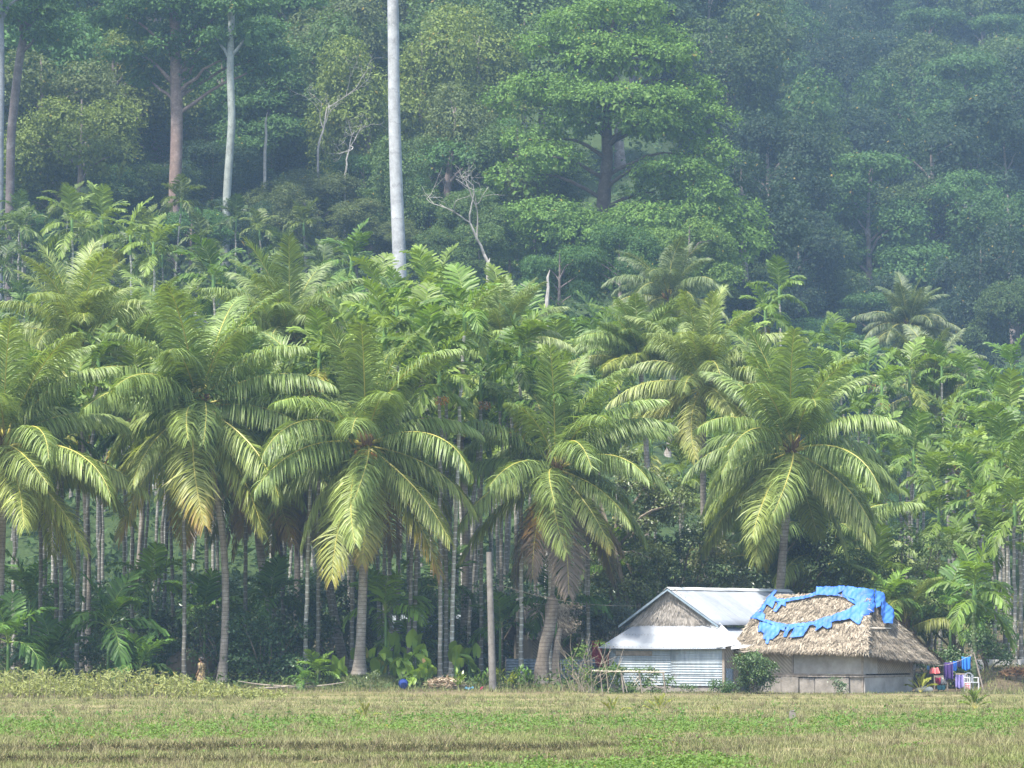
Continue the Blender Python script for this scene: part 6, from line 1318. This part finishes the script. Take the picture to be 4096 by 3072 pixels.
# scattered taller herbs in the band
mb = MB(); x, D, X = field_points(260, 92, 114, g); idx = np.repeat(np.arange(len(x)), 9); hh_ = g.uniform(.2, .42, len(x))[idx]
C = np.stack([x[idx] + .04 * g.normal(size=len(idx)), D[idx] + .04 * g.normal(size=len(idx)), 0 * idx], -1); C[:, 2] = H(C[:, 0], C[:, 1]) + hh_ * g.random(len(idx)); leaves_on(mb, C, norm(g.normal(size=(len(idx), 3)) + np.array([0, 0, .6])), .12, g, -.2, .4)
tag(obj('field_herbs', mb.build('field_herbs', M['leaf']), color=(0.10, 0.19, 0.04, 0)), 'small upright herbs scattered along the green weed band', 'weeds', kind='stuff')
# pale weeds at the left edge of the grove
mb = MB(); ms = MB(); g = np.random.default_rng(92); n_ = 950
D = g.uniform(142, 151.5, n_); X = g.uniform(-40, 300, n_); kp = (X < 200) | (g.random(n_) < (300 - X) / 110); D, X = D[kp], X[kp]; x = (X - 512) / FPX * D; n_ = len(x)
hgt = (.22 + .75 * g.random(n_) ** 1.8) * np.clip(1.15 - .75 * sst(140, 260, X), .35, 1.2); z0 = H(x, D)
a = np.stack([x, D, z0], -1); top = a + np.stack([.06 * g.normal(size=n_), .06 * g.normal(size=n_), hgt], -1); w_ = np.array([.008, 0, 0])
ms.add(np.stack([a - w_, a + w_, top + w_ * .5, top - w_ * .5], 1).reshape(-1, 3), np.arange(4 * n_).reshape(-1, 4), 1, .5)
idx = np.repeat(np.arange(n_), 14); f = g.uniform(.35, 1.03, len(idx)) ** .7; C = a[idx] + (top - a)[idx] * f[:, None]; az = g.uniform(0, 6.28, len(idx))
leaves_on(ms, C, np.stack([np.cos(az), np.sin(az), .2 + 0 * az], -1), .20, g, .25, .28, .6)
tag(obj('pale_weeds', ms.build('pale_weeds', [M['leaf'], M['twig']]), color=(0.245, 0.265, 0.095, 0)), 'belt of tall pale green weeds along the left edge of the grove', 'weeds', kind='stuff')
# litter and low plants on the shaded grove floor
mb = MB(); x, D, X = field_points(9000, 154, 190, g, -40, 640); C = np.stack([x, D, H(x, D) + .02 + .5 * g.random(len(x)) ** 3], -1); idx = np.repeat(np.arange(len(x)), 3)
leaves_on(mb, C[idx] + .15 * g.normal(size=(len(idx), 3)) * np.array([1, 1, .4]), norm(g.normal(size=(len(idx), 3)) + np.array([0, -.3, .6])), .2, g, .2, .45)
tag(obj('floor_plants', mb.build('floor_plants', M['leaf']), color=(0.07, 0.11, 0.035, 0)), 'low plants and litter on the shaded grove floor', 'undergrowth', kind='stuff')

# ------------------------------------------------------------------ haze
mb = MB(); add_box(mb, (-420, -30, -3.0), (420, 900, 330)); hz_, nt, b = mat('haze'); nt.nodes.remove(b)
pv = N(nt, 'ShaderNodeVolumePrincipled'); pv.inputs['Density'].default_value = HAZE_DENSITY; pv.inputs['Color'].default_value = (0.45, 0.68, 1.0, 1); pv.inputs['Anisotropy'].default_value = 0.0
nt.links.new(pv.outputs[0], nt.nodes['Material Output'].inputs['Volume'])
tag(obj('haze', mb.build('haze', hz_)), 'thin pale blue haze filling the air over field and hillside', 'haze', kind='stuff')

# ------------------------------------------------------------------ labels made from landmarks
LM = [('the tall pale trunk', 396, 130), ('the pale trunk foot', 400, 262), ('the thick brown trunk', 176, 130), ('the thin pale grey trunk', 230, 110), ('the dark leaning trunk', 18, 80), ('the big layered tree', 606, 120), ('the layered tree base', 640, 260),
      ('the left edge coconut', 6, 445), ('the bent coconut', 199, 408), ('the straight coconut', 366, 446), ('the dry fronded coconut', 556, 468), ('the leaning coconut', 791, 450), ('the tall left coconut', 76, 345), ('the upright tall coconut', 287, 322),
      ('the pale arching coconut', 704, 386), ('the grey coconut at right', 932, 390), ('the distant hazy coconut', 668, 295), ('the farthest right coconut', 908, 315), ('the tall hazy layered tree', 875, 120), ('the fine twigged dead tree', 325, 115), ('the pale dead tree', 470, 215), ('the pale broken snags', 428, 15), ('the washing line', 960, 600), ('the top right corner', 1010, 20), ('the top left corner', 90, 10), ('the top edge', 760, 30)]
ORD = ['nearest', 'second', 'third', 'fourth', 'fifth', 'sixth', 'seventh', 'eighth', 'ninth', 'tenth', 'eleventh', 'twelfth', 'thirteenth', 'fourteenth', 'fifteenth', 'sixteenth', 'seventeenth', 'eighteenth', 'nineteenth', 'twentieth']
bk = {}
for (o, noun, X, Y) in PENDING:
    n_, lx, ly = min(LM, key=lambda l: (l[1] - X) ** 2 + (l[2] - Y) ** 2); dx, dy = X - lx, Y - ly
    rel = ('right of' if dx > 0 else 'left of') if abs(dx) > abs(dy) else ('below' if dy > 0 else 'above')
    bk.setdefault((noun, rel, n_), []).append((math.hypot(dx, dy), o))
for (noun, rel, n_), lst in bk.items():
    lst.sort(key=lambda q: q[0])
    for q, (_, o) in enumerate(lst):
        o['label'] = f'{noun} {rel} {n_}' if len(lst) == 1 else f'{ORD[min(q, 19)]} {noun} {rel} {n_}'
